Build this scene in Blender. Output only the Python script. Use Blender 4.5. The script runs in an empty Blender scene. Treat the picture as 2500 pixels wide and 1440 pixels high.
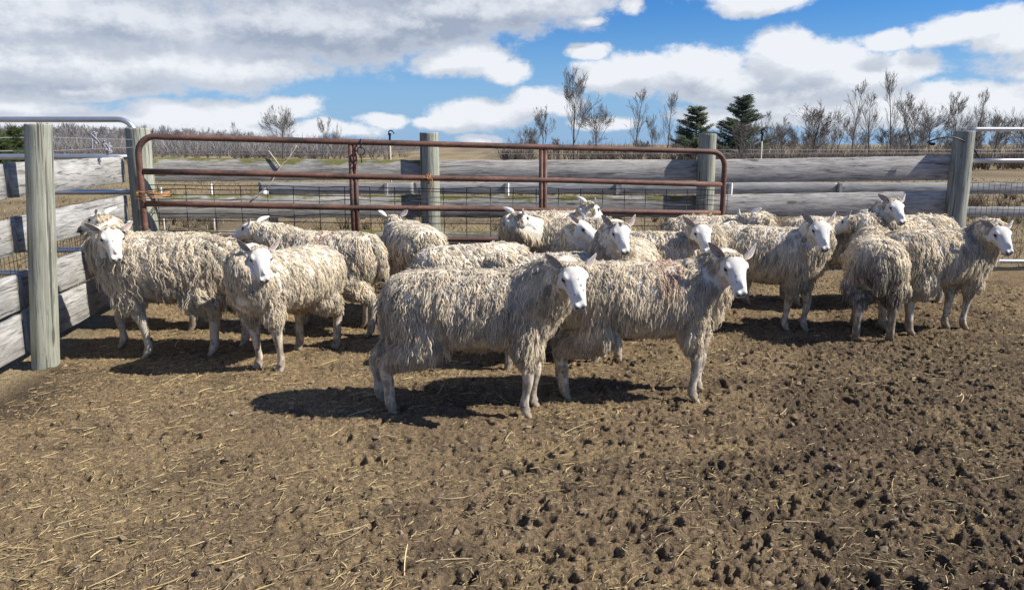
import bpy, math, random
import numpy as np
from mathutils import Vector, Matrix
R = math.radians
sc = bpy.context.scene
COL = sc.collection

# ---------------------------------------------------------------- camera
CAM_H, PITCH, FPX = 1.5, R(11.0), 1900.0
cam_d = bpy.data.cameras.new("camera")
cam = bpy.data.objects.new("camera", cam_d)
COL.objects.link(cam)
cam.location = (0, 0, CAM_H)
cam.rotation_euler = (R(90) - PITCH, 0, 0)
cam_d.sensor_width = 36.0
cam_d.lens = FPX / 2500 * 36.0
cam_d.clip_start, cam_d.clip_end = 0.05, 3000.0
sc.camera = cam

def ray(px, py):
    x = (px - 1250) / FPX
    u = (720 - py) / FPX
    return np.array([x, math.cos(PITCH) + u * math.sin(PITCH), -math.sin(PITCH) + u * math.cos(PITCH)])
def G(px, py, z=0.0):                     # the point of the level z that shows at a pixel of the photograph
    d = ray(px, py)
    return np.array([0, 0, CAM_H]) + d * ((z - CAM_H) / d[2])
def D(px, py, Y):                         # the point at distance Y that shows at a pixel
    d = ray(px, py)
    return np.array([0, 0, CAM_H]) + d * (Y / d[1])

# ---------------------------------------------------------------- light
EXPO = 0.58
SUN_EL, SUN_AZ = R(41.0), R(8.0)         # azimuth measured from +X towards the viewer
SUNV = Vector((math.cos(SUN_AZ) * math.cos(SUN_EL), -math.sin(SUN_AZ) * math.cos(SUN_EL), math.sin(SUN_EL)))
sun_d = bpy.data.lights.new("sun", 'SUN')
sun_d.energy, sun_d.angle, sun_d.color = 4.9, R(0.53), (1.0, 0.95, 0.86)
sun = bpy.data.objects.new("sun", sun_d)
COL.objects.link(sun)
sun.location = (20, -5, 18)
sun.rotation_euler = SUNV.to_track_quat('Z', 'Y').to_euler()
sc.view_settings.view_transform = 'Standard'
sc.view_settings.look = 'None'
sc.view_settings.exposure = EXPO
sc.view_settings.gamma = 1.0

# ---------------------------------------------------------------- sky with clouds
world = bpy.data.worlds.new("World")
sc.world = world
world.use_nodes = True

class NB:                                 # small helper that writes shader nodes
    def __init__(s, tree): s.t = tree; s.n = tree.nodes; s.l = tree.links
    def node(s, kind, **kw):
        n = s.n.new(kind)
        for k, v in kw.items(): setattr(n, k, v)
        return n
    def put(s, sock, v):
        if isinstance(v, bpy.types.NodeSocket): s.l.new(v, sock)
        else: sock.default_value = v
    def m(s, op, a, b=None, c=None, clamp=False):
        n = s.node('ShaderNodeMath', operation=op, use_clamp=clamp)
        s.put(n.inputs[0], a)
        if b is not None: s.put(n.inputs[1], b)
        if c is not None: s.put(n.inputs[2], c)
        return n.outputs[0]
    def v(s, op, a, b=None):
        n = s.node('ShaderNodeVectorMath', operation=op)
        s.put(n.inputs[0], a)
        if b is not None: s.put(n.inputs[1], b)
        return n.outputs['Value'] if op in ('LENGTH', 'DOT_PRODUCT') else n.outputs[0]
    def comb(s, x, y, z):
        n = s.node('ShaderNodeCombineXYZ')
        for i, q in enumerate((x, y, z)): s.put(n.inputs[i], q)
        return n.outputs[0]
    def sep(s, v):
        n = s.node('ShaderNodeSeparateXYZ'); s.put(n.inputs[0], v)
        return n.outputs
    def noise(s, vec, scale, detail=4, rough=0.55, lac=2.0, dist=0.0):
        n = s.node('ShaderNodeTexNoise')
        s.put(n.inputs['Vector'], vec)
        n.inputs['Scale'].default_value = scale; n.inputs['Detail'].default_value = detail
        n.inputs['Roughness'].default_value = rough; n.inputs['Lacunarity'].default_value = lac
        n.inputs['Distortion'].default_value = dist
        return n.outputs['Fac']
    def ss(s, v, lo, hi, a=0.0, b=1.0):
        n = s.node('ShaderNodeMapRange', interpolation_type='SMOOTHSTEP')
        s.put(n.inputs['Value'], v)
        n.inputs['From Min'].default_value = lo; n.inputs['From Max'].default_value = hi
        n.inputs['To Min'].default_value = a; n.inputs['To Max'].default_value = b
        return n.outputs[0]
    def mix(s, f, a, b, blend='MIX'):
        n = s.node('ShaderNodeMix', data_type='RGBA', blend_type=blend)
        s.put(n.inputs[0], f)
        for sock, q in ((n.inputs[6], a), (n.inputs[7], b)):
            if isinstance(q, tuple) and len(q) == 3: q = (*q, 1)
            s.put(sock, q)
        return n.outputs[2]
    def ramp(s, f, stops):
        n = s.node('ShaderNodeValToRGB')
        cr = n.color_ramp
        while len(cr.elements) > 1: cr.elements.remove(cr.elements[-1])
        for i, (p, c) in enumerate(stops):
            e = cr.elements[0] if i == 0 else cr.elements.new(p)
            e.position = p; e.color = (*c, 1)
        s.put(n.inputs[0], f)
        return n.outputs[0]
    def bump(s, h, strength=0.5, dist=0.01):
        n = s.node('ShaderNodeBump')
        n.inputs['Strength'].default_value = strength; n.inputs['Distance'].default_value = dist
        s.put(n.inputs['Height'], h)
        return n.outputs[0]

def angles(px, py):
    d = ray(px, py); d = d / np.linalg.norm(d)
    return math.atan2(d[0], d[1]), math.asin(d[2])

# every cloud bank is a few soft lobes: (x, y, half width, half height, greyness)
CLOUDS = [
    # the long grey bank overhead
    (80, 140, 420, 90, .30), (420, 150, 330, 80, .22), (300, 40, 480, 95, .85), (760, 70, 520, 100, 1), (1130, 20, 360, 85, .95),
    (1010, 70, 300, 60, .9), (1340, 0, 180, 55, .7), (600, 160, 260, 45, .45), (180, 215, 300, 30, .80), (100, 60, 300, 80, .6), (760, -120, 1100, 160, 1),
    # white puff under its edge
    (1150, 150, 120, 50, .0), (1090, 160, 100, 38, .1), (1230, 175, 85, 35, .15),
    # low bank behind the gate
    (600, 268, 190, 40, .1), (700, 258, 100, 40, .0), (430, 280, 160, 36, .2), (70, 265, 190, 38, .2), (160, 300, 400, 40, .4),
    (760, 318, 180, 28, .3), (560, 315, 300, 38, .35),
    (940, 293, 80, 22, .35), (1175, 338, 60, 18, .3),
    # the large cumulus
    (1480, 185, 110, 44, .05), (1570, 172, 120, 48, .05), (1700, 165, 150, 62, .05), (1760, 200, 330, 55, .6), (1920, 140, 130, 70, .0),
    (1990, 160, 160, 62, .1), (2100, 185, 200, 55, .3), (2210, 180, 100, 42, .2), (1900, 225, 330, 40, .75),
    (2170, 108, 70, 28, .3),
    # beyond it, low
    (1200, 275, 160, 42, .35), (1330, 245, 120, 42, .3), (1100, 300, 90, 26, .35), (1960, 268, 240, 40, .15), (1780, 285, 160, 34, .2), (2120, 250, 180, 38, .1),
    (2330, 238, 140, 40, .05), (2460, 250, 140, 42, .1), (2250, 290, 300, 40, .3), (1480, 300, 120, 22, .3),
    # high right
    (1870, -5, 130, 45, .15), (1840, 25, 70, 26, .2), (2390, 70, 130, 48, .1), (2480, 90, 140, 45, .2), (2300, 95, 80, 30, .2),
    (1440, 130, 62, 24, .4), (1535, 18, 45, 32, .45), (1430, 50, 40, 14, .4),
    # out of the frame
    (-500, 120, 500, 140, .6), (-900, -100, 500, 160, .5), (3000, 130, 420, 80, .2), (3500, -50, 500, 130, .4), (1300, -420, 600, 130, .6), (2600, -300, 420, 90, .3),
    (200, -700, 700, 180, .6), (-400, 290, 420, 40, .3), (2900, 270, 420, 50, .2),
]
grp = bpy.data.node_groups.new("cloud_density", 'ShaderNodeTree')
grp.interface.new_socket("Vector", in_out='INPUT', socket_type='NodeSocketVector')
grp.interface.new_socket("Density", in_out='OUTPUT', socket_type='NodeSocketFloat')
grp.interface.new_socket("Grey", in_out='OUTPUT', socket_type='NodeSocketFloat')
g = NB(grp)
gi, go = g.node('NodeGroupInput'), g.node('NodeGroupOutput')
vec = gi.outputs[0]
warp = g.node('ShaderNodeTexNoise')
g.put(warp.inputs['Vector'], vec); warp.inputs['Scale'].default_value = 9.0; warp.inputs['Detail'].default_value = 5.0
wv = g.v('MULTIPLY', g.v('SUBTRACT', warp.outputs['Color'], (.5, .5, .5)), (.05, .035, 0))
vw = g.v('ADD', vec, wv)
dens, greyw, gsum = None, None, None
for (cx, cy, rx, ry, gy) in CLOUDS:
    a, e = angles(cx, cy)
    k = math.cos(e) if abs(e) < 1.2 else .4
    q = g.v('MULTIPLY', g.v('SUBTRACT', vw, (a, e, 0)), (FPX / rx * .93, FPX / ry * .95, 0))
    d = g.m('SUBTRACT', 1.0, g.v('LENGTH', q))
    w = g.m('POWER', 2.718, g.m('MULTIPLY', d, 4.0))
    if dens is None: dens, greyw, gsum = d, g.m('MULTIPLY', w, gy * .72), w
    else:
        dens = g.m('SMOOTH_MAX', dens, d, .08)
        greyw = g.m('ADD', greyw, g.m('MULTIPLY', w, gy * .72)); gsum = g.m('ADD', gsum, w)
sv = g.v('MULTIPLY', vec, (1.0, 1.5, 1.0))
n1 = g.m('SUBTRACT', g.noise(sv, 15, 10, .62), .5)
n2 = g.m('SUBTRACT', g.noise(sv, 44, 8, .66), .5)
dens = g.m('ADD', dens, g.m('ADD', g.m('MULTIPLY', n1, 1.0), g.m('MULTIPLY', n2, .62)))
# unseen broken cloud, added above and behind the viewer to neutralise the fill light
sa, se, _ = g.sep(vec)
away = g.m('MAXIMUM', g.ss(se, .34, .62), g.ss(g.m('ABSOLUTE', sa), .85, 1.3))
cover = g.m('SUBTRACT', g.m('MULTIPLY', g.noise(g.v('MULTIPLY', vec, (1.0, 1.6, 1.0)), 2.6, 6, .6), 3.4), 1.62)
dens = g.m('ADD', g.m('MULTIPLY', dens, g.m('SUBTRACT', 1.0, away)), g.m('MULTIPLY', cover, away))
g.l.new(dens, go.inputs[0])
g.l.new(g.m('ADD', g.m('MULTIPLY', g.m('DIVIDE', greyw, gsum), g.m('SUBTRACT', 1.0, away)), g.m('MULTIPLY', away, .85)), go.inputs[1])

w = NB(world.node_tree)
w.n.clear()
tc = w.node('ShaderNodeTexCoord')
dx, dy, dz = w.sep(w.v('NORMALIZE', tc.outputs['Generated']))
az = w.m('ARCTAN2', dx, dy)
el = w.m('ARCSINE', dz)
base = w.comb(az, el, 0.0)
def cloud(vec):
    n = w.node('ShaderNodeGroup'); n.node_tree = grp
    w.put(n.inputs[0], vec)
    return n.outputs
D0, grey = cloud(base)
D1, _ = cloud(w.v('ADD', base, (.014, .026, 0)))
alpha = w.ss(D0, .05, .44)
lit = w.ss(w.m('SUBTRACT', D0, D1), -.34, .55)
thick = w.ss(D0, .22, .85)
sky = w.node('ShaderNodeTexSky', sky_type='NISHITA')
sky.sun_disc = False
sky.sun_elevation = SUN_EL
sky.sun_rotation = math.atan2(SUNV.x, SUNV.y)
sky.altitude = 200; sky.air_density = 1.0; sky.dust_density = 0.35; sky.ozone_density = 2.2
shade = w.m('ADD', w.m('MULTIPLY', w.m('MULTIPLY', grey, w.m('ADD', .35, w.m('MULTIPLY', thick, .75))), w.m('SUBTRACT', 1.15, w.m('MULTIPLY', lit, .55))), w.m('MULTIPLY', w.m('SUBTRACT', .64, lit), .62), clamp=True)
STR = 0.11
def em(c): return tuple(q / STR / 2 ** EXPO for q in c)
ccol = w.mix(shade, em((.88, .91, .955)), em((.37, .43, .545)))
hs = w.node('ShaderNodeHueSaturation')
hs.inputs['Saturation'].default_value = 1.35; hs.inputs['Value'].default_value = 1.0
w.put(hs.inputs['Color'], sky.outputs[0])
hz = w.ss(el, 0.0, .17, .75, 0.0)
skyc = w.mix(hz, w.mix(1.0, hs.outputs[0], (.32, .505, .745), 'MULTIPLY'), em((.30, .49, .80)))
tot = w.mix(w.m('MULTIPLY', alpha, .97), skyc, ccol)
bg = w.node('ShaderNodeBackground'); bg.inputs['Strength'].default_value = STR
w.put(bg.inputs['Color'], tot)
out = w.node('ShaderNodeOutputWorld')
w.l.new(bg.outputs[0], out.inputs[0])

# ================================================================ helpers
rng = np.random.default_rng(7)
def nrm(v):
    v = np.asarray(v, float)
    return v / np.maximum(np.linalg.norm(v, axis=-1, keepdims=True), 1e-9)
def sstep(x, a, b):
    t = np.clip((np.asarray(x, float) - a) / (b - a), 0, 1)
    return t * t * (3 - 2 * t)

_perm = np.random.default_rng(3).integers(0, 2**31, 65536)
def _h(ix, iy, seed):
    return _perm[(ix * 73856093 ^ iy * 19349663 ^ seed * 83492791) & 65535]
def perlin(x, y, seed=0):
    x0 = np.floor(x).astype(np.int64); y0 = np.floor(y).astype(np.int64)
    fx, fy = x - x0, y - y0
    ux = fx**3 * (fx * (fx * 6 - 15) + 10); uy = fy**3 * (fy * (fy * 6 - 15) + 10)
    def gd(ix, iy, dx, dy):
        a = _h(ix, iy, seed) * (2 * math.pi / 2**31)
        return np.cos(a) * dx + np.sin(a) * dy
    a = gd(x0, y0, fx, fy); b = gd(x0 + 1, y0, fx - 1, fy)
    c = gd(x0, y0 + 1, fx, fy - 1); d = gd(x0 + 1, y0 + 1, fx - 1, fy - 1)
    return (a + (b - a) * ux) * (1 - uy) + (c + (d - c) * ux) * uy
def fbm(x, y, octs=4, seed=0, gain=.5):
    s, a = 0, 1.0
    for i in range(octs):
        s = s + a * perlin(x * 2**i + i * 17.3, y * 2**i - i * 9.1, seed + i); a *= gain
    return s

class MB:                                  # collects vertices and faces of ONE mesh
    def __init__(s): s.v, s.f, s.c, s.g, s.mi, s.n = [], [], [], [], [], 0
    def add(s, v, faces, col=None, grain=None, mat=0):
        v = np.asarray(v, float).reshape(-1, 3)
        s.v.append(v)
        s.c.append(np.tile(np.array([1., 1., 1.]), (len(v), 1)) if col is None else np.broadcast_to(np.asarray(col, float), (len(v), 3)))
        s.g.append(v if grain is None else np.asarray(grain, float))
        for f in faces:
            f = np.asarray(f, np.int64)
            if len(f): s.f.append(f + s.n); s.mi.append(np.full(len(f), mat))
        s.n += len(v)
    def loft(s, rings, cap=True, **kw):    # rings (n, m, 3)
        rings = np.asarray(rings, float); n, m, _ = rings.shape
        i, j = np.meshgrid(np.arange(n - 1), np.arange(m), indexing='ij')
        j2 = (j + 1) % m
        q = np.stack([i * m + j, i * m + j2, (i + 1) * m + j2, (i + 1) * m + j], -1).reshape(-1, 4)
        v = rings.reshape(-1, 3); fs = [q]
        if cap:
            v = np.vstack([v, rings[0].mean(0), rings[-1].mean(0)])
            k = np.arange(m); k2 = (k + 1) % m
            fs.append(np.stack([np.full(m, n * m), k2, k], -1))
            fs.append(np.stack([np.full(m, n * m + 1), (n - 1) * m + k, (n - 1) * m + k2], -1))
            for key in ('col', 'grain'):
                if key in kw and kw[key] is not None and np.ndim(kw[key]) == 2 and len(kw[key]) == n * m:
                    a = np.asarray(kw[key]); kw[key] = np.vstack([a, a[0], a[-1]])
        s.add(v, fs, **kw)
    def tube(s, path, rad, sides=8, cap=True, flat=None, **kw):
        s.loft(tube_rings(path, rad, sides, flat), cap, **kw)
    def box(s, lo, hi, **kw):
        x0, y0, z0 = lo; x1, y1, z1 = hi
        v = [(x0,y0,z0),(x1,y0,z0),(x1,y1,z0),(x0,y1,z0),(x0,y0,z1),(x1,y0,z1),(x1,y1,z1),(x0,y1,z1)]
        s.add(v, [[(0,3,2,1),(4,5,6,7),(0,1,5,4),(1,2,6,5),(2,3,7,6),(3,0,4,7)]], **kw)
    def arrays(s): return np.vstack(s.v), s.f
    def build(s, name, mats, parent=None, smooth=True, loc=(0, 0, 0)):
        v = np.vstack(s.v) - np.asarray(loc, float)
        me = bpy.data.meshes.new(name)
        fill(me, v, s.f, s.mi, smooth, len(v) < 200000)
        a = me.attributes.new('Col', 'FLOAT_COLOR', 'POINT')
        a.data.foreach_set('color', np.hstack([np.vstack(s.c), np.ones((len(v), 1))]).astype(np.float32).ravel())
        a = me.attributes.new('grain', 'FLOAT_VECTOR', 'POINT')
        a.data.foreach_set('vector', np.vstack(s.g).astype(np.float32).ravel())
        for m in (mats if isinstance(mats, (list, tuple)) else [mats]): me.materials.append(m)
        o = bpy.data.objects.new(name, me)
        COL.objects.link(o)
        o.location = loc
        if parent is not None:
            o.parent = parent
        return o
def fill(me, v, flist, mis=None, smooth=True, check=True):
    nl = sum(f.size for f in flist); nf = sum(len(f) for f in flist)
    me.vertices.add(len(v)); me.vertices.foreach_set('co', np.asarray(v, np.float32).ravel())
    me.loops.add(nl); me.loops.foreach_set('vertex_index', np.concatenate([f.ravel() for f in flist]).astype(np.int32))
    tot = np.concatenate([np.full(len(f), f.shape[1]) for f in flist])
    me.polygons.add(nf)
    me.polygons.foreach_set('loop_start', np.concatenate([[0], np.cumsum(tot)[:-1]]).astype(np.int32))
    if mis is not None: me.polygons.foreach_set('material_index', np.concatenate(mis).astype(np.int32))
    me.update(calc_edges=True)
    me.polygons.foreach_set('use_smooth', np.full(nf, smooth))
    if check: me.validate()
def frames(path):
    p = np.asarray(path, float)
    t = nrm(np.gradient(p, axis=0))
    u = np.zeros_like(p)
    ref = np.array([0, 0, 1.]) if abs(t[0, 2]) < .9 else np.array([1., 0, 0])
    a = nrm(ref - t[0] * (ref @ t[0])); u[0] = a
    for i in range(1, len(p)):
        a = u[i - 1] - t[i] * (u[i - 1] @ t[i]); u[i] = nrm(a)
    return t, u, np.cross(t, u)
def tube_rings(path, rad, sides=8, flat=None):
    p = np.asarray(path, float); t, u, w = frames(p)
    r = np.broadcast_to(np.asarray(rad, float), (len(p),))
    an = np.linspace(0, 2 * math.pi, sides, endpoint=False)
    return p[:, None] + r[:, None, None] * (np.cos(an)[None, :, None] * u[:, None] + np.sin(an)[None, :, None] * w[:, None])
def catmull(pts, n=6):
    p = np.asarray(pts, float); out = []
    for i in range(len(p) - 1):
        a = p[i - 1] if i else 2 * p[0] - p[1]
        b, c = p[i], p[i + 1]
        d = p[i + 2] if i + 2 < len(p) else 2 * p[-1] - p[-2]
        for t in np.linspace(0, 1, n, endpoint=False):
            out.append(.5 * (2 * b + (c - a) * t + (2 * a - 5 * b + 4 * c - d) * t**2 + (3 * b - a - 3 * c + d) * t**3))
    out.append(p[-1])
    return np.array(out)
def ico(sub=1):
    import bmesh
    bm = bmesh.new(); bmesh.ops.create_icosphere(bm, subdivisions=sub, radius=1)
    v = np.array([x.co[:] for x in bm.verts]); f = np.array([[q.index for q in x.verts] for x in bm.faces])
    bm.free(); return v, f
def tag(o, label=None, cat=None, group=None, kind=None):
    for k, q in (('label', label), ('category', cat), ('group', group), ('kind', kind)):
        if q: o[k] = q
    return o
def empty(name, loc=(0, 0, 0), rz=0.0):
    o = bpy.data.objects.new(name, None); COL.objects.link(o)
    o.empty_display_size = .2; o.location = loc; o.rotation_euler = (0, 0, rz)
    return o
def dup(root, loc, rz, scale=(1, 1, 1)):   # a thing with its parts
    r = root.copy(); COL.objects.link(r); r.location = loc; r.rotation_euler = (0, 0, rz); r.scale = scale
    for ch in root.children:
        c = ch.copy(); COL.objects.link(c); c.parent = r
    return r

# ================================================================ materials
def mat(name):
    m = bpy.data.materials.new(name); m.use_nodes = True
    b = NB(m.node_tree); b.n.clear()
    o = b.node('ShaderNodeOutputMaterial'); p = b.node('ShaderNodeBsdfPrincipled')
    b.l.new(p.outputs[0], o.inputs[0])
    return m, b, p, o
def attr(b, name, out='Vector'):
    n = b.node('ShaderNodeAttribute'); n.attribute_name = name
    return n.outputs[out]
def set_p(b, p, color=None, rough=.8, metal=0.0, normal=None, spec=.3):
    if color is not None:
        if isinstance(color, tuple): color = (*color, 1)
        b.put(p.inputs['Base Color'], color)
    b.put(p.inputs['Roughness'], rough); b.put(p.inputs['Metallic'], metal)
    p.inputs['Specular IOR Level'].default_value = spec
    if normal is not None: b.l.new(normal, p.inputs['Normal'])

def wood_mat(name, dark, mid, light, moss=0.0, gscale=1.0, post=False):
    m, b, p, _ = mat(name)
    gr = attr(b, 'grain')                                     # x runs along the board, in metres
    fine = b.noise(b.v('MULTIPLY', gr, (4 * gscale, 42, 42)), 1.0, 7, .70, dist=.9)
    wide = b.noise(b.v('MULTIPLY', gr, (1.6, 16, 16)), 1.0, 4, .6, dist=1.2)
    blot = b.noise(b.v('MULTIPLY', gr, (2.2, 5, 5)), 1.0, 5, .65)
    f = b.m('ADD', b.m('MULTIPLY', fine, .6), b.m('ADD', b.m('MULTIPLY', wide, .35), b.m('MULTIPLY', blot, .25)))
    c = b.ramp(f, [(.46, dark), (.585, mid), (.72, light)])
    crack = b.ss(b.noise(b.v('MULTIPLY', gr, (2.5, 60, 60)), 1.0, 3, .5, dist=.8), .60, .68)
    c = b.mix(b.m('MULTIPLY', crack, .65), c, (dark[0] * .35, dark[1] * .33, dark[2] * .3))
    speck = b.ss(b.noise(b.v('MULTIPLY', gr, (30, 60, 60)), 1.0, 3, .6), .63, .72)
    c = b.mix(b.m('MULTIPLY', speck, .35), c, tuple(min(1, q * 1.3) for q in light))
    vo = b.node('ShaderNodeTexVoronoi', feature='F1'); b.put(vo.inputs['Vector'], b.v('ADD', b.v('MULTIPLY', gr, (1.5, 5.5, 5.5)), b.v('MULTIPLY', b.comb(fine, wide, fine), (.10, .25, .25)))); vo.inputs['Scale'].default_value = 1.0
    knot = b.ss(vo.outputs['Distance'], .13, .07)
    c = b.mix(b.m('MULTIPLY', knot, .75), c, (dark[0] * .45, dark[1] * .40, dark[2] * .34))
    if post:
        soil = b.ss(b.m('ADD', b.sep(gr)[0], b.m('MULTIPLY', blot, .5)), .95, .35)
        c = b.mix(b.m('MULTIPLY', soil, 0.0), c, (.10, .075, .05))
        split = b.ss(b.noise(b.v('MULTIPLY', gr, (.8, 26, 26)), 1.0, 2, .5, dist=.4), .62, .66)
        c = b.mix(b.m('MULTIPLY', split, .8), c, (.055, .05, .04))
        stain = b.ss(b.noise(b.v('MULTIPLY', gr, (1.1, 9, 9)), 1.0, 4, .6), .5, .72)
        c = b.mix(b.m('MULTIPLY', stain, .45), c, (.17, .155, .125))
    if moss:
        z = b.sep(attr(b, 'Col', 'Color'))[1]
        ms = b.ss(b.m('ADD', b.noise(b.v('MULTIPLY', gr, (4, 14, 14)), 1.0, 5, .65), b.m('MULTIPLY', b.m('SUBTRACT', z, .7), .7)), .55, .70)
        c = b.mix(b.m('MULTIPLY', ms, moss), c, (.13, .13, .03))
    set_p(b, p, c, .9, normal=b.bump(b.m('SUBTRACT', f, b.m('MULTIPLY', crack, .5)), .6, .012), spec=.15)
    return m
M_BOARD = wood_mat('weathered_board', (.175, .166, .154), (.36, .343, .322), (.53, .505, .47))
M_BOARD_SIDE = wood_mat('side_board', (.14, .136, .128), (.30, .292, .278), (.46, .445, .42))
M_BOARD_PALE = wood_mat('pale_board', (.22, .22, .22), (.36, .36, .35), (.50, .49, .47))
M_BOARD_DARK = wood_mat('mossy_board', (.13, .128, .118), (.28, .273, .258), (.43, .415, .39), moss=.9)
M_POST = wood_mat('post_wood', (.17, .178, .145), (.285, .293, .24), (.42, .42, .35), gscale=.5, post=True)
M_POST_GREY = wood_mat('grey_post_wood', (.17, .18, .15), (.28, .29, .25), (.40, .40, .34), gscale=.5, post=True)

def rust_mat():
    m, b, p, _ = mat('rusty_paint')
    tc = b.node('ShaderNodeTexCoord').outputs['Object']
    n = b.noise(b.v('MULTIPLY', tc, (3.2, 3.2, 9)), 1.0, 6, .68)
    n2 = b.noise(tc, 40, 4, .6)
    c = b.ramp(b.m('ADD', n, b.m('MULTIPLY', b.m('SUBTRACT', n2, .5), .35)), [(.34, (.045, .034, .032)), (.45, (.110, .056, .042)), (.58, (.165, .078, .055)), (.74, (.24, .14, .105))])
    set_p(b, p, c, .62, normal=b.bump(n2, .25, .004), spec=.35)
    return m
M_RUST = rust_mat()
def plain(name, color, rough=.6, metal=0.0, var=.25, scale=20.0, spec=.4):
    m, b, p, _ = mat(name)
    tc = b.node('ShaderNodeTexCoord').outputs['Object']
    n = b.noise(tc, scale, 4, .6)
    c = b.mix(n, tuple(q * (1 - var) for q in color), tuple(min(1, q * (1 + var)) for q in color))
    set_p(b, p, c, rough, metal, b.bump(n, .15, .003), spec)
    return m
M_GALV = plain('galvanised_steel', (.60, .62, .64), .38, .85, .15, 14)
M_WIRE = plain('dark_wire', (.10, .085, .075), .6, .4, .35, 30)
M_EWIRE = plain('fence_wire', (.42, .42, .42), .5, .6, .2, 30)
M_BLACK = plain('black_plastic', (.012, .012, .014), .45, 0, .2)
M_TWINE = plain('orange_twine', (.46, .23, .10), .9, 0, .3, 60)
M_WHITEP = plain('white_plastic', (.72, .72, .70), .4, 0, .08)
M_STICK = plain('dry_stick', (.48, .42, .33), .9, 0, .25, 30)
M_IRON = plain('dark_iron', (.05, .05, .055), .5, .7, .3)
M_BARK = plain('bare_bark', (.135, .12, .108), .95, 0, .3, 3, .1)
M_BARK_DARK = plain('dark_bark', (.085, .072, .062), .95, 0, .3, 3, .1)
M_TWIG = plain('twigs', (.175, .157, .145), .95, 0, .3, 2, .1)
def col_mat(name, rough=.9, trans=0.0, spec=.1, nscale=0, namp=0):
    m, b, p, o = mat(name)
    c = attr(b, 'Col', 'Color')
    nn = None
    if nscale:
        tc = b.node('ShaderNodeTexCoord').outputs['Object']
        n = b.noise(tc, nscale, 4, .6)
        c = b.mix(1.0, c, b.ramp(n, [(.3, (1 - namp,) * 3), (.7, (1 + namp,) * 3)]), 'MULTIPLY')
        nn = b.bump(n, .3, .004)
    set_p(b, p, c, rough, normal=nn, spec=spec)
    if trans:
        t = b.node('ShaderNodeBsdfTranslucent'); b.put(t.inputs[0], c)
        x = b.node('ShaderNodeMixShader'); x.inputs[0].default_value = trans
        b.l.new(p.outputs[0], x.inputs[1]); b.l.new(t.outputs[0], x.inputs[2]); b.l.new(x.outputs[0], o.inputs[0])
    return m
M_WOOL = col_mat('wool', .9, .5, .06)
M_SKIN = col_mat('sheep_skin', .75, 0, .2, 60, .12)
M_EYE = plain('dark_eye', (.012, .009, .007), .12, 0, .1, 20, .6)
M_STRAW = col_mat('straw', .6, .15, .3)
M_NEEDLE = col_mat('needles', .8, .45, .15)
M_GRASS = col_mat('dry_grass', .9, .2, .1)

# ================================================================ the lie of the pen (plan positions of the posts)
def post_xy(px, Y): return D(px, 500, Y)[:2]
PL = G(112, 893)[:2]                        # near post of the side fence
PK = post_xy(352, 7.55)
PA = post_xy(1051, 8.5)
PB = post_xy(1720, 9.0)
PC = post_xy(2334, 9.35)
PE = np.array([PC[0] + 5.0, PC[1] - .1])
def back_y(x): return np.interp(x, [-40, PK[0], PA[0], PB[0], PC[0], PE[0], 60], [PK[1], PK[1], PA[1], PB[1], PC[1], PE[1], PE[1]])
def side_x(y): return PL[0] + (y - PL[1]) * (PK[0] - PL[0]) / (PK[1] - PL[1])

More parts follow.
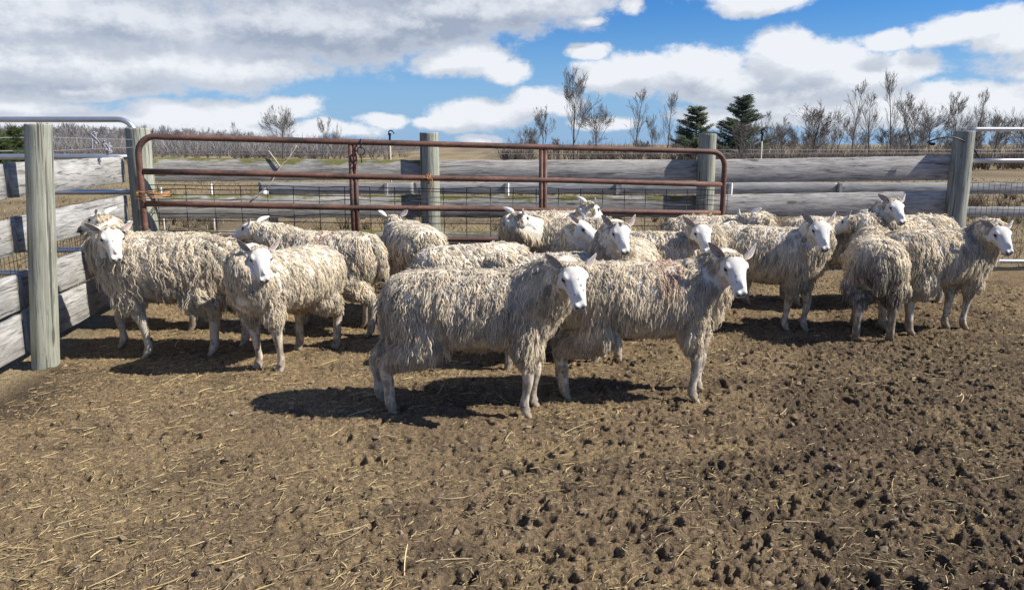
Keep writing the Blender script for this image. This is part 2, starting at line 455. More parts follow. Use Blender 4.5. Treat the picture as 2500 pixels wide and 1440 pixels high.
# ================================================================ ground
def axis(bands, far, grow=1.22):
    """Grid lines: bands of (from, to, step), then ever wider steps out to the horizon."""
    a = np.concatenate([np.arange(lo, hi - 1e-9, st) for lo, hi, st in bands] + [[bands[-1][1]]])
    up, s = [a[-1]], bands[-1][2]
    while up[-1] < far: s *= grow; up.append(up[-1] + s)
    dn, s = [a[0]], bands[0][2]
    while dn[-1] > -far: s *= grow; dn.append(dn[-1] - s)
    return np.concatenate([dn[1:][::-1], a, up[1:]])
def ground_h(x, y):
    near = 1 - sstep(np.hypot(x * .9, y - 5), 7, 14)
    h = .022 * fbm(x / 1.1, y / 1.1, 2, 11) + .016 * fbm(x / .33, y / .33, 2, 21)
    h = h + .55 * sstep(y, 16, 70) * fbm(x / 30, y / 30, 2, 5)
    return h, near
def make_ground():
    X, Y = axis([(-4.7, -3.2, .015), (-3.2, 3.4, .0085), (3.4, 5.3, .013)], 900), axis([(2.0, 5.4, .0085), (5.4, 9.4, .0135)], 900)
    Y = Y[Y > -60]
    x, y = np.meshgrid(X, Y, indexing='xy')
    h, near = ground_h(x, y)
    rough = .55 + .9 * sstep(x + 2.2 * (4.2 - y) * .35, -.6, 2.2)           # more trodden towards the right foreground
    soft = sstep(fbm(x / .5, y / .5, 3, 31), -.35, .45)
    n1 = fbm(x / .085, y / .06, 3, 41, .6)
    n2 = fbm(x / .034, y / .026, 2, 51, .65)
    n3 = perlin(x / .022 + 5, y / .018, 57)
    trod = sstep(fbm(x / .62 + 11, y / .5, 3, 47) + .28 * sstep(x, -.8, 1.6), -.30, .40)
    crumb = -np.abs(n1) * .026 * rough + .019 * n2 * (.6 + .4 * soft) * (.75 + .35 * rough) - .024 * sstep(n1, .15, .5) * rough - .018 * sstep(n3, .16, .42) * np.clip(rough - .35, .12, 1.2) * (.25 + .95 * trod)
    h = h + near * crumb * .82
    g = np.random.default_rng(5)
    dark = np.zeros_like(h)
    for k in range(2100):                                                  # hoof prints
        cx = g.uniform(-4.4, 5.0); cy = 2.2 + 6.6 * g.random() ** 1.3
        if g.random() > .35 + .65 * float(sstep(cx, -1.2, 1.6)): continue
        a = g.uniform(0, math.pi); L, W = g.uniform(.025, .06), g.uniform(.016, .030); dep = g.uniform(.012, .036)
        i0, i1 = Y.searchsorted(cy - .16), Y.searchsorted(cy + .16)
        j0, j1 = X.searchsorted(cx - .16), X.searchsorted(cx + .16)
        sx, sy = x[i0:i1, j0:j1] - cx, y[i0:i1, j0:j1] - cy
        u, v = (sx * math.cos(a) + sy * math.sin(a)) / L, (-sx * math.sin(a) + sy * math.cos(a)) / W
        r = np.sqrt(u * u + v * v) + .35 * n1[i0:i1, j0:j1]
        h[i0:i1, j0:j1] += -dep * np.exp(-(r / .95) ** 4) + .35 * dep * np.exp(-((r - 1.45) / .4) ** 2)
        dark[i0:i1, j0:j1] += .5 * np.exp(-(r / 1.1) ** 4) * g.uniform(.2, 1)
    # soil colours with some shade painted in: trodden mud, damp patches, dry chaff
    inside = sstep(back_y(x) - y + .10 * fbm(x / .4, y / .4, 2, 3), -.25, .30) * sstep(x - side_x(y), -.15, .15)
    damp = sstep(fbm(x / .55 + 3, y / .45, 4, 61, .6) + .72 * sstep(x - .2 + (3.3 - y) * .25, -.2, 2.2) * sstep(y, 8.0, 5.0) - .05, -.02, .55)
    chaff = sstep(fbm(x / .7, y / .55, 4, 71, .6) + .34 * sstep(x, 1.5, -2.0) + .2 * sstep(y, 3.8, 5.5), -.05, .55)
    grain = fbm(x / .02, y / .02, 2, 81)
    mud = np.array([.208, .150, .092]); wet_and_shade = np.array([.062, .047, .036]); straw = np.array([.40, .295, .150])
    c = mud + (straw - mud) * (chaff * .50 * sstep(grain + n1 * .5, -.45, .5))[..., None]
    c = c + (wet_and_shade - c) * np.clip(damp * .52 + dark * .8 + .55 * sstep(n3, .22, .45) * near + .9 * np.exp(-((x - PL[0] - .15) ** 2 + (y - PL[1] + .55) ** 2) / .42 ** 2), 0, .92)[..., None]  # damp, darker prints and pits, plus shade painted in beside the near post
    c = c * (1 + .22 * np.clip(n2, -1, 1) * near)[..., None]
    field = np.array([.255, .20, .118]) * (1 + .35 * fbm(x / 2.2, y / 1.6, 4, 91)[..., None])
    fieldd = np.array([.12, .092, .064])
    field = field + (fieldd - field) * sstep(fbm(x / 3.5 + 7, y / 2.0, 4, 95), -.1, .35)[..., None] * .75
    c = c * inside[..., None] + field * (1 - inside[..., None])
    mb = MB()
    n, m = x.shape
    i, j = np.meshgrid(np.arange(n - 1), np.arange(m - 1), indexing='ij')
    q = np.stack([i * m + j, i * m + j + 1, (i + 1) * m + j + 1, (i + 1) * m + j], -1).reshape(-1, 4)
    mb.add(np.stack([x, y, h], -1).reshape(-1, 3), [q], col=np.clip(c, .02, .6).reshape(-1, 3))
    mt, b, p, _ = mat('trodden_soil')
    tc = b.node('ShaderNodeTexCoord').outputs['Object']
    f1 = b.noise(tc, 90, 5, .65); f2 = b.noise(tc, 260, 3, .6); f3 = b.noise(b.v('MULTIPLY', tc, (1, 1.3, 1)), 62, 3, .6)
    cc = b.mix(1.0, attr(b, 'Col', 'Color'), b.ramp(b.m('ADD', b.m('MULTIPLY', f1, .6), b.m('MULTIPLY', f2, .4)), [(.34, (.55, .53, .52)), (.5, (1, 1, 1)), (.66, (1.55, 1.5, 1.4))]), 'MULTIPLY')
    cc = b.mix(b.m('MULTIPLY', b.ss(f3, .585, .66), .72), cc, (.050, .036, .026))
    set_p(b, p, cc, .95, normal=b.bump(b.m('ADD', f1, b.m('MULTIPLY', f2, .5)), 1.0, .016), spec=.12)
    o = mb.build('ground', mt, smooth=True)
    tag(o, kind='structure')
    return X, Y, h
GX, GY, GH = make_ground()
def gz(x, y):                                # height of the finished ground
    i = np.clip(GY.searchsorted(y) - 1, 0, len(GY) - 2); j = np.clip(GX.searchsorted(x) - 1, 0, len(GX) - 2)
    return GH[i, j]

def in_pen(x, y): return (y < back_y(x) - .12) & (x > side_x(y) + .12)

# ---------------------------------------------------------------- clods and straw lying on the soil
def make_clods():
    g = np.random.default_rng(15)
    V = np.array([[1, 0, 0], [-.5, .87, 0], [-.5, -.87, 0], [.5, .87, .1], [.5, -.87, .1], [-1, 0, .1], [.45, .1, .8], [-.35, .35, .85], [-.2, -.5, .75]])
    F = np.array([[0, 3, 6], [3, 1, 7], [3, 7, 6], [1, 5, 7], [5, 2, 8], [5, 8, 7], [2, 4, 8], [4, 0, 6], [4, 6, 8], [6, 7, 8]])
    n = 13000
    y = 2.2 + 6.4 * g.random(n) ** 1.5; x = g.uniform(-4.4, 5.2, n)
    keep = in_pen(x, y) & (g.random(n) < .40 + .60 * sstep(x + (4 - y) * .5, -1.2, 2.0))
    x, y = x[keep], y[keep]; n = len(x)
    s = .0035 + .0125 * g.random(n) ** 3.2
    sc3 = s[:, None] * g.uniform(.65, 1.4, (n, 3)); sc3[:, 2] *= .75
    v = V[None] * (1 + .30 * g.standard_normal((n, len(V), 1)))
    a = g.uniform(0, 6.28, n); ca, sa = np.cos(a)[:, None], np.sin(a)[:, None]
    v = v * sc3[:, None]
    vx, vy = v[..., 0] * ca - v[..., 1] * sa, v[..., 0] * sa + v[..., 1] * ca
    p = np.stack([vx + x[:, None], vy + y[:, None], v[..., 2] + (gz(x, y) + s * .25)[:, None]], -1)
    f = (F[None] + (np.arange(n) * len(V))[:, None, None]).reshape(-1, 3)
    shade = g.uniform(.25, 1.2, n)[:, None] * np.array([[.235, .180, .118]])
    mb = MB(); mb.add(p.reshape(-1, 3), [f], col=np.repeat(shade, len(V), 0))
    o = mb.build('mud_clods', col_mat('clod', .95, 0, .1, 70, .3), smooth=False)
    tag(o, 'small dark crumbs of trodden mud and dung over the pen floor', 'mud clods', kind='stuff')
make_clods()

def ribbons(x, y, z, ang, L, r, tilt, bend, g, M=5, sides=3):
    n = len(x); t = np.linspace(-.5, .5, M)
    d = np.stack([np.cos(ang), np.sin(ang)], -1); pr = np.stack([-d[:, 1], d[:, 0]], -1)
    px = x[:, None] + d[:, :1] * t * L[:, None] + pr[:, :1] * (bend * L)[:, None] * (t * t * 4 - .5)
    py = y[:, None] + d[:, 1:] * t * L[:, None] + pr[:, 1:] * (bend * L)[:, None] * (t * t * 4 - .5)
    pz = z[:, None] + tilt[:, None] * L[:, None] * (t + .5) + .004
    return strands(np.stack([px, py, pz], -1), r[:, None] * np.array([.7] + [1.] * (M - 2) + [.6]), sides)
def strands(P, rad, sides=3):                # many thin tubes at once: P (K, M, 3), rad (K, M)
    K, M, _ = P.shape
    t = nrm(np.gradient(P, axis=1))
    ref = nrm(np.random.default_rng(K).standard_normal((K, 1, 3)))
    u = nrm(np.cross(t, ref)); w = np.cross(t, u)
    an = np.linspace(0, 2 * math.pi, sides, endpoint=False)
    v = P[:, :, None] + rad[:, :, None, None] * (np.cos(an)[None, None, :, None] * u[:, :, None] + np.sin(an)[None, None, :, None] * w[:, :, None])
    i, j = np.meshgrid(np.arange(M - 1), np.arange(sides), indexing='ij'); j2 = (j + 1) % sides
    q = np.stack([i * sides + j, i * sides + j2, (i + 1) * sides + j2, (i + 1) * sides + j], -1).reshape(-1, 4)
    q = (q[None] + (np.arange(K) * M * sides)[:, None, None]).reshape(-1, 4)
    return v.reshape(-1, 3), q, M * sides
def make_straw():
    g = np.random.default_rng(25); mb = MB()
    for n, M, l0, l1, pw, r0, r1 in ((3800, 5, .040, .15, 2.8, .0016, .0031), (56000, 3, .008, .045, 1.6, .0010, .0021)):
        y = 2.2 + 6.3 * g.random(n) ** 1.7; x = g.uniform(-4.3, 5.2, n)
        dens = sstep(fbm(x / .6, y / .5, 3, 71, .6) + .45 * sstep(x, 1.2, -2.2) + .3 * sstep(y, 3.8, 5.2), -.25, .7)
        keep = in_pen(x, y) & (np.abs(x) < .75 * y + .6) & (g.random(n) < (.12 if M == 5 else .32) + .75 * dens)
        x, y = x[keep], y[keep]; n = len(x)
        L = l0 + l1 * g.random(n) ** pw; r = g.uniform(r0, r1, n)
        ang = g.normal(.45, .8 if M == 5 else 1.4, n)
        v, q, k = ribbons(x, y, gz(x, y) + .002, ang, L, r, np.where(g.random(n) < .2, g.uniform(0, .25, n), g.uniform(-.02, .08, n)), g.normal(0, .07, n), g, M)
        c = np.array([[.68, .51, .235]]) * g.uniform(.40, 1.15, (n, 1)) + g.uniform(0, .07, (n, 1)) * np.array([[.5, .8, 1.2]])
        mb.add(v, [q], col=np.repeat(c, k, 0))
    o = mb.build('straw', M_STRAW)
    tag(o, 'loose yellow straw stalks scattered over the muddy pen floor', 'straw', kind='stuff')
make_straw()

# ---------------------------------------------------------------- dead grass and weeds outside the pen
def make_grass():
    g = np.random.default_rng(35)
    n = 24000
    y = 7.6 + 26 * g.random(n) ** 1.9; x = g.uniform(-.62, .72, n) * (y + 2)
    keep = (y > back_y(x) + .15) & (g.random(n) < .25 + .75 * sstep(fbm(x / 1.6, y / 1.2, 3, 8), -.3, .4))
    x, y = x[keep], y[keep]; n = len(x)
    L = g.uniform(.05, .17, n) * (.6 + .8 * sstep(fbm(x / 1.1, y, 2, 9), -.2, .5)); a = g.uniform(0, 6.28, n); lean = g.uniform(.2, 1.5, n)
    t = np.linspace(0, 1, 4)
    P = np.stack([x[:, None] + np.cos(a)[:, None] * L[:, None] * lean[:, None] * t ** 1.6, y[:, None] + np.sin(a)[:, None] * L[:, None] * lean[:, None] * t ** 1.6, gz(x, y)[:, None] + L[:, None] * t * (1 - .35 * t * np.minimum(lean, 1)[:, None])], -1)
    v, q, k = strands(P, (.0032 + .00035 * y)[:, None] * np.array([1, .9, .7, .3]))
    c = np.array([[.40, .31, .17]]) * g.uniform(.35, 1.15, (n, 1))
    mb = MB(); mb.add(v, [q], col=np.repeat(c, k, 0))
    tag(mb.build('dead_grass', M_GRASS), 'matted dead grass and weed stalks beyond the board fence', 'grass', kind='stuff')
make_grass()

# ================================================================ fences
def board(p0, p1, z0, z1, th=.032, seed=0, wav=.006, droop=0.0):
    """One rough sawn board from p0 to p1 in plan; z0, z1 = (bottom, top) at either end."""
    p0, p1 = np.asarray(p0, float), np.asarray(p1, float)
    L = np.linalg.norm(p1 - p0); n = max(8, int(L / .05))
    d = (p1 - p0) / L; nr = np.array([-d[1], d[0]])
    u = np.linspace(0, 1, n); s = u * L
    lo = z0[0] + (z1[0] - z0[0]) * u + wav * fbm(s / .25 + seed * 7.7, s * 0 + seed, 3, 2)
    hi = z0[1] + (z1[1] - z0[1]) * u + wav * 1.2 * fbm(s / .2 + seed * 3.3, s * 0 + seed + 9, 4, 4)
    off = .006 * fbm(s / .8 + seed, s * 0 + seed * 2, 2, 6) - droop * np.sin(u * math.pi)
    lo, hi = lo - droop * np.sin(u * math.pi), hi - droop * np.sin(u * math.pi)
    pl = p0[None] + d[None] * s[:, None] + nr[None] * off[:, None]
    b = .004
    sec = [(-.5, b), (-.5 + b / th, 0), (.5 - b / th, 0), (.5, b), (.5, -1), (.5, -.5), (.5 - b / th, -2), (-.5 + b / th, -2), (-.5, -1), (-.5, -.5)]
    rings, gr, cc = [], [], []
    for k in range(n):
        zz = [lo[k] + b, lo[k], lo[k], lo[k] + b, (lo[k] * .5 + hi[k] * .5), hi[k] - b, hi[k], hi[k], hi[k] - b, (lo[k] * .5 + hi[k] * .5)]
        oo = [-.5, -.5 + b / th, .5 - b / th, .5, .5, .5, .5 - b / th, -.5 + b / th, -.5, -.5]
        for z, o in zip(zz, oo):
            q = pl[k] + nr * o * th
            rings.append((q[0], q[1], z)); gr.append((s[k] + seed * 3.17, o * th + seed * .77, z + seed * 1.3))
            cc.append((seed % 1, (z - lo[k]) / (hi[k] - lo[k]), 0))
    mb = MB()
    mb.loft(np.array(rings).reshape(n, 10, 3), True, grain=np.array(gr), col=np.array(cc))
    return mb
def post_mb(xy, top, r, seed, lean=(0, 0), z0=-.25):
    z = np.concatenate([np.linspace(z0, top - .03, 26), [top - .012, top - .002, top]])
    rr = r * (1.05 - .07 * (z - z0) / (top - z0)); rr[-2] *= .985; rr[-1] *= .90; rr[0] *= 1.0
    m = 28; an = np.linspace(0, 2 * math.pi, m, endpoint=False)
    rings, gr = [], []
    for k, (zz, q) in enumerate(zip(z, rr)):
        w = 1 + .035 * perlin(np.cos(an) * 1.3 + seed, np.sin(an) * 1.3 + zz * 1.1, seed) + .02 * perlin(an * 2.2 + seed, an * 0 + zz * 2.5, seed + 5) - .03 * np.exp(-((an - 4.3 - .25 * math.sin(zz * 3 + seed)) / .05) ** 2) * (zz > .5)
        x = xy[0] + lean[0] * zz + q * w * np.cos(an); y = xy[1] + lean[1] * zz + q * w * np.sin(an)
        rings.append(np.stack([x, y, np.full(m, zz)], -1))
        gr.append(np.stack([np.full(m, zz) + seed * 2.1, .12 * np.cos(an), .12 * np.sin(an)], -1))
    mb = MB(); mb.loft(np.array(rings), True, grain=np.array(gr).reshape(-1, 3))
    return mb
def zpix(px, py, Y): return D(px, py, Y)[2]
def plane_hit(px, py, p, d):                 # pixel -> point of the upright plane through plan point p along d
    n = np.array([-d[1], d[0]]); r = ray(px, py)
    t = (n @ p[:2]) / (n @ r[:2])
    return np.array([0, 0, CAM_H]) + r * t

def wire_grid(p0, p1, zs, step, r=.0022, off=0.0, cut=None):
    p0, p1 = np.asarray(p0, float), np.asarray(p1, float)
    L = np.linalg.norm(p1 - p0); d = (p1 - p0) / L; nr = np.array([-d[1], d[0]])
    mb = MB(); g = np.random.default_rng(int(L * 100))
    for z in zs:
        u = np.linspace(0, L, max(5, int(L / .35)))
        q = p0 + d * u[:, None] + nr * (off + .006 * g.standard_normal((len(u), 1)))
        mb.tube(np.column_stack([q, z + .006 * g.standard_normal(len(u))]), r, 4)
    for s in np.arange(step * .5, L, step):
        q = p0 + d * s + nr * (off + 2 * r)
        mb.tube([(q[0], q[1], zs[0]), (q[0] + .004 * g.standard_normal(), q[1], zs[len(zs) // 2]), (q[0], q[1], zs[-1])], r, 4)
    return mb

# ---- side fence
sd = nrm(PK - PL); so = np.array([-sd[1], sd[0]])          # so points out of the pen
bl = PL + so * .110                                         # board line, fixed to the outer face of the posts
def side_z(px, py): return plane_hit(px, py, bl, sd)[2]
fence = empty('board_fence', (*PL, 0))
tag(fence, 'side fence of wide grey boards running away past a thick pale post', 'fence', 'board fences of the pen')
inv = lambda o: None
def child(mb, name, m, root, smooth=True, label=None):
    o = mb.build(name, m, root, smooth, loc=root.location[:] if False else (0, 0, 0))
    o.matrix_parent_inverse = Matrix.Translation(-Vector(root.location))
    if label: o['label'] = label
    return o
child(post_mb(PL, zpix(105, 303, PL[1]), .083, 3, (.083, 0)), 'post', M_POST, fence)
rows = [(467, 391), (587, 508), (711, 630), (812, 719)]
e0 = bl - sd * 2.3; e1 = bl + sd * (np.linalg.norm(PK - PL) - .17)
for k, (yb, yt) in enumerate(rows):
    zb, zt = side_z(146, yb), side_z(146, yt)
    lz, lt = side_z(2, [488, 636, 783, 888][k]), side_z(2, [396, 545, 677, 794][k])
    jl, jr = bl - sd * .05, bl + sd * .03
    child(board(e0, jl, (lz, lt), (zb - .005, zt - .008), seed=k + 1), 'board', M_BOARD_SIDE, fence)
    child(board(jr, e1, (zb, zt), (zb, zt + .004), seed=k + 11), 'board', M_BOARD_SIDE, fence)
mesh_l = wire_grid(bl - sd * 2.3 + so * .03, e1 + so * .03, np.arange(.12, 1.12, .1), .055, .0022)
child(mesh_l, 'wire_mesh', M_WIRE, fence)

# ---- back fence
back = empty('board_fence', (*PK, 0))
tag(back, 'long back fence of weathered grey boards on round posts behind the rusty gate', 'fence', 'board fences of the pen')
ZK, ZA, ZB, ZC = zpix(350, 313, PK[1]), zpix(1051, 324, PA[1]), zpix(1720, 327, PB[1]), zpix(2338, 320, PC[1])
child(post_mb(PK, ZK, .112, 5), 'post', M_POST, back)
child(post_mb(PA, ZA, .104, 7), 'post', M_POST, back)
child(post_mb(PB, ZB, .100, 9), 'post', M_POST, back)
child(post_mb(PC, ZC, .118, 12, (.004, 0)), 'post', M_POST_GREY, back)
def seg_line(a, b, o=.062):
    d = nrm(b - a); n = np.array([-d[1], d[0]])
    if n[1] < 0: n = -n
    return a + n * o, b + n * o
def back_board(a, b, py0, py1, m, seed, gap0=.0, gap1=.0, px0=None, px1=None, o=.062, th=.032, wav=.006):
    A, B = seg_line(a, b, o); d = nrm(B - A)
    za = [plane_hit(px0, q, A, d)[2] for q in py0]; zb = [plane_hit(px1, q, A, d)[2] for q in py1]
    return child(board(A + d * gap0, B - d * gap1, za, zb, th, seed, wav), 'board', m, back)
KA = dict(px0=385, px1=1030); AB = dict(px0=1075, px1=1700); BC = dict(px0=1780, px1=2305)
back_board(PK, PA, (444, 385), (437, 391), M_BOARD_DARK, 21, .04, .004, **KA, wav=.012)
back_board(PA, PB, (438, 391), (441, 390), M_BOARD, 22, .004, .004, **AB)
back_board(PB, PC, (446, 390), (440, 380), M_BOARD, 23, .004, .0, **BC)
back_board(PK, PA, (534, 476), (531, 476), M_BOARD_DARK, 24, .04, .004, **KA, wav=.01)
back_board(PA, PB, (530, 478), (530, 478), M_BOARD_DARK, 25, .004, .004, **AB)
back_board(PB, PC, (531, 476), (520, 466), M_BOARD, 26, .004, .0, **BC)
back_board(PK, PA, (600, 562), (598, 562), M_BOARD_DARK, 27, .04, .004, **KA)
back_board(PA, PB, (600, 564), (600, 563), M_BOARD_DARK, 28, .004, .004, **AB)
back_board(PB, PC, (600, 556), (592, 548), M_BOARD, 29, .004, .0, **BC)

# ---- the second fence further back
FY = 11.8
far = empty('board_fence', (0, FY, 0))
tag(far, 'lower fence of pale boards on short posts standing beyond the back fence', 'fence', 'board fences of the pen')
xs = [D(632, 460, FY)[0], D(1010, 460, FY)[0], D(1510, 460, FY)[0], D(2043, 460, FY)[0], D(2520, 460, FY)[0] + 1.5]
for k in range(4):
    zt, zb = zpix(1500, 446, FY), zpix(1500, 474, FY)
    child(board((xs[k] + .003, FY), (xs[k + 1] - .003, FY), (zb, zt), (zb, zt), .03, 41 + k), 'board', M_BOARD_PALE, far)
    zt, zb = zpix(1500, 505, FY), zpix(1500, 529, FY)
    child(board((xs[k] + .003, FY), (xs[k + 1] - .003, FY), (zb, zt), (zb, zt), .03, 51 + k), 'board', M_BOARD_PALE, far)
for px in (660, 1000, 1510, 2050, 2283, 2560):
    x = D(px, 480, FY)[0]
    child(post_mb((x, FY + .09), zpix(px, 449, FY), .07, int(px) % 13, z0=-.1), 'post', M_POST_GREY, far)
for px in (938, 1230, 1500, 1773, 2042):
    x = D(px + 6, 460, FY)[0]
    mb = MB(); mb.box((x - .02, FY - .075, zpix(px, 478, FY)), (x + .02, FY - .016, zpix(px, 447, FY)), grain=None)
    child(mb, 'cleat', M_BOARD_PALE, far, False)

# ================================================================ gates
def pipe_gate(name, label, m, corner_a, corner_b, ztops, zbots, r, rails, uprights, closed_b=True, group=None, rr=.16):
    """corner_a / corner_b: plan ends; rails: heights (at a, at b); the outer frame bends round at the top corners."""
    root = empty(name, (*corner_a, 0)); tag(root, label, 'gate', group)
    a, b = np.asarray(corner_a, float), np.asarray(corner_b, float); L = np.linalg.norm(b - a); d = (b - a) / L
    def P(s, z): q = a + d * s; return (q[0], q[1], z)
    zt = lambda s: ztops[0] + (ztops[1] - ztops[0]) * s / L
    zb = lambda s: zbots[0] + (zbots[1] - zbots[0]) * s / L
    def corner(s0, sg):
        return [P(s0 + sg * rr * (1 - math.cos(t)), zt(s0) - rr * (1 - math.sin(t))) for t in np.linspace(0, math.pi / 2, 9)]
    path = [P(0, zb(0)), P(0, zb(0) + .3)] + [P(0, zt(0) - rr - .02)] + corner(0, 1)
    n = 14
    path += [P(s, zt(s)) for s in np.linspace(rr + .05, L - rr - .05, n)]
    if closed_b: path += corner(L, -1)[::-1] + [P(L, zt(L) - rr - .02), P(L, zb(L) + .3), P(L, zb(L))]
    mb = MB(); mb.tube(path, r, 12); child(mb, 'frame', m, root)
    for k, (z0, z1) in enumerate(rails):
        mb = MB(); mb.tube([P(s, z0 + (z1 - z0) * s / L + .004 * math.sin(s * 2 + k)) for s in np.linspace(r, L - r, 12)], r * .97, 12)
        child(mb, 'rail', m, root)
    nn = np.array([-d[1], d[0]])
    for s in uprights:
        mb = MB()
        for o in (-.021, .021):
            q = a + d * (s + o)
            mb.tube([(q[0] + nn[0] * .003, q[1] + nn[1] * .003, zt(s) - .01), (q[0] + nn[0] * .003, q[1] + nn[1] * .003, zb(s))], r * .78, 10)
        child(mb, 'upright', m, root)
    return root, a, d, L
ga = D(349, 500, 7.28)[:2]; gb = D(1764, 500, 8.62)[:2]
gr = lambda yl, yr: (zpix(349, yl, 7.28), zpix(1764, yr, 8.62))
rails = [gr(419, 450), gr(498, 520), gr(576, 592), gr(650, 650)]
Lg = np.linalg.norm(gb - ga)
def gate_s(px):
    d = nrm(gb - ga); h = plane_hit(px, 450, ga, d); return (h[:2] - ga) @ d
gate, ga_, gd_, _ = pipe_gate('rusty_gate', 'long rusty brown tubular steel gate standing open against the back fence', M_RUST, ga, gb,
    gr(333, 371), gr(655, 655), .029, rails, [gate_s(864), gate_s(1326)])
zs = [gr(632, 645), gr(600, 612), gr(568, 583), gr(540, 556), gr(522, 538), gr(504, 520), gr(487, 503), gr(474, 491), gr(463, 480), gr(452, 465)]
hog = empty('wire_panel', (*ga, 0)); tag(hog, 'dark welded wire panel tied along the far side of the rusty gate', 'wire panel', None)
def hog_mb():
    mb = MB(); n = np.array([-gd_[1], gd_[0]]); L = Lg + .12; g = np.random.default_rng(4)
    for z0, z1 in zs:
        s = np.linspace(.06, L, 20)
        q = ga + gd_ * s[:, None] + n * (.055 + .008 * g.standard_normal((20, 1)))
        mb.tube(np.column_stack([q, z0 + (z1 - z0) * s / L + .007 * g.standard_normal(20)]), .0040, 4)
    for s in np.arange(.13, L, .245):
        q = ga + gd_ * s + n * .062; f = s / L
        mb.tube([(q[0], q[1], zs[0][0] + (zs[0][1] - zs[0][0]) * f), (q[0] + .006 * g.standard_normal(), q[1], .7), (q[0], q[1], zs[-1][0] + (zs[-1][1] - zs[-1][0]) * f)], .0040, 4)
    return mb
child(hog_mb(), 'wire_grid', M_WIRE, hog)

# silver gates outside
la = D(338, 400, 7.72)[:2]; lb = np.array([la[0] - 4.6, la[1] + .05])
lz = lambda y: (zpix(338, y, 7.72),) * 2
pipe_gate('silver_gate', 'galvanised tube gate standing behind the side fence boards', M_GALV, la, lb, lz(292), lz(668), .027,
    [lz(384), lz(470), lz(545), lz(610), lz(667)], [3.0], True, 'silver tube gates')
ra = D(2364, 400, 9.33)[:2]; rb = np.array([ra[0] + 4.2, ra[1] - .05])
rz = lambda y: (zpix(2364, y, 9.33),) * 2
rgate, ra_, rd_, rL = pipe_gate('silver_gate', 'galvanised tube gate with wire mesh beyond the thick grey post', M_GALV, ra, rb, rz(316), rz(640), .026,
    [rz(393), rz(638)], [2.1], True, 'silver tube gates', .05)
child(wire_grid(ra, rb, np.linspace(rz(636)[0], rz(447)[0], 10), .066, .0028, .03), 'wire_mesh', M_WIRE, rgate)

# ================================================================ small things on the fences
def thing(mb, name, label, cat, m, group=None, smooth=True):
    c = np.vstack(mb.v).mean(0); c[2] = np.vstack(mb.v)[:, 2].min()
    return tag(mb.build(name, m, None, smooth, loc=c), label, cat, group)
def gate_pt(px, py, o=0.0):
    h = plane_hit(px, py, ga, gd_); n = np.array([-gd_[1], gd_[0]])
    return np.array([h[0] + n[0] * o, h[1] + n[1] * o, h[2]])
def ring_path(c, r, ax1, ax2, n=24):
    return [np.asarray(c) + r * (math.cos(t) * np.asarray(ax1) + math.sin(t) * np.asarray(ax2)) for t in np.linspace(0, 2 * math.pi, n)]
g3 = np.array([gd_[0], gd_[1], 0.]); gn = np.array([-gd_[1], gd_[0], 0.])
mb = MB(); c = gate_pt(881, 369, -.045)
mb.tube(ring_path(c, .036, g3, (0, 0, 1)), .0065, 7)
mb.tube(ring_path(gate_pt(881, 351), .043, gn, (0, 0, 1)), .006, 7)
mb.tube(ring_path(c + np.array([0, 0, -.055]), .020, gn, (0, 0, 1.2)), .005, 6)
mb.tube([c + np.array([0, 0, -.07]), c + np.array([.004, 0, -.115])], .006, 6)
thing(mb, 'iron_ring', 'dark iron ring with a hook hanging from the gate top rail', 'ring', M_IRON)
def twine(px, py, label, s=1.0, o=-.0):
    mb = MB(); g = np.random.default_rng(px)
    for k in range(3):
        mb.tube(ring_path(gate_pt(px + 3 * k - 3, py), (.042 + .004 * k) * s, gn, (.15 * (k - 1), 0, 1)), .0045, 5)
    c = gate_pt(px, py, -.045 * s)
    mb.tube(catmull([c, c + [.03, -.01, .0], c + [.03, -.015, -.06], c + [0.0, -.01, -.15]], 5), .005, 5)
    mb.tube(catmull([c, c + [-.03, -.01, .015], c + [-.07, -.01, .01]], 5), .0045, 5)
    thing(mb, 'baling_twine', label, 'twine', M_TWINE, 'orange twine on the gate')
twine(1046, 437, 'frayed orange twine knotted round the gate rail beside the middle post')
mb = MB()
for k in range(3):
    q = gate_pt(349, 470 + 6 * k)
    mb.tube([q + np.array([math.cos(t) * .16 + .05, math.sin(t) * .15 + .1, .012 * math.sin(2 * t + k)]) for t in np.linspace(0, 6.28, 26)], .005, 5)
q = gate_pt(352, 474, -.05); mb.tube(catmull([q, q + [.06, -.01, .03], q + [.13, -.01, .012]], 5), .005, 5)
thing(mb, 'baling_twine', 'orange twine lashing the gate end to the corner post', 'twine', M_TWINE, 'orange twine on the gate')

# dead branch caught behind the top board
A_, B_ = seg_line(PK, PA, .10); dd = nrm(B_ - A_)
def bp(px, py, o=-.03):
    h = plane_hit(px, py, A_ - np.array([0, .05]), dd); return h + np.array([0, o, 0])
mb = MB()
mb.tube(catmull([bp(657, 368), bp(672, 388), bp(686, 408)], 5), [.006, .006, .006, .007, .007, .007, .008, .008, .008, .008, .009], 6)
mb.tube(catmull([bp(726, 356), bp(708, 385), bp(686, 408), bp(660, 450), bp(615, 490)], 5), np.linspace(.004, .008, 21), 6)
mb.tube(catmull([bp(715, 362), bp(711, 378), bp(704, 392)], 4), .003, 5)
thing(mb, 'dead_branch', 'bleached forked branch caught on the back fence boards', 'branch', M_STICK)

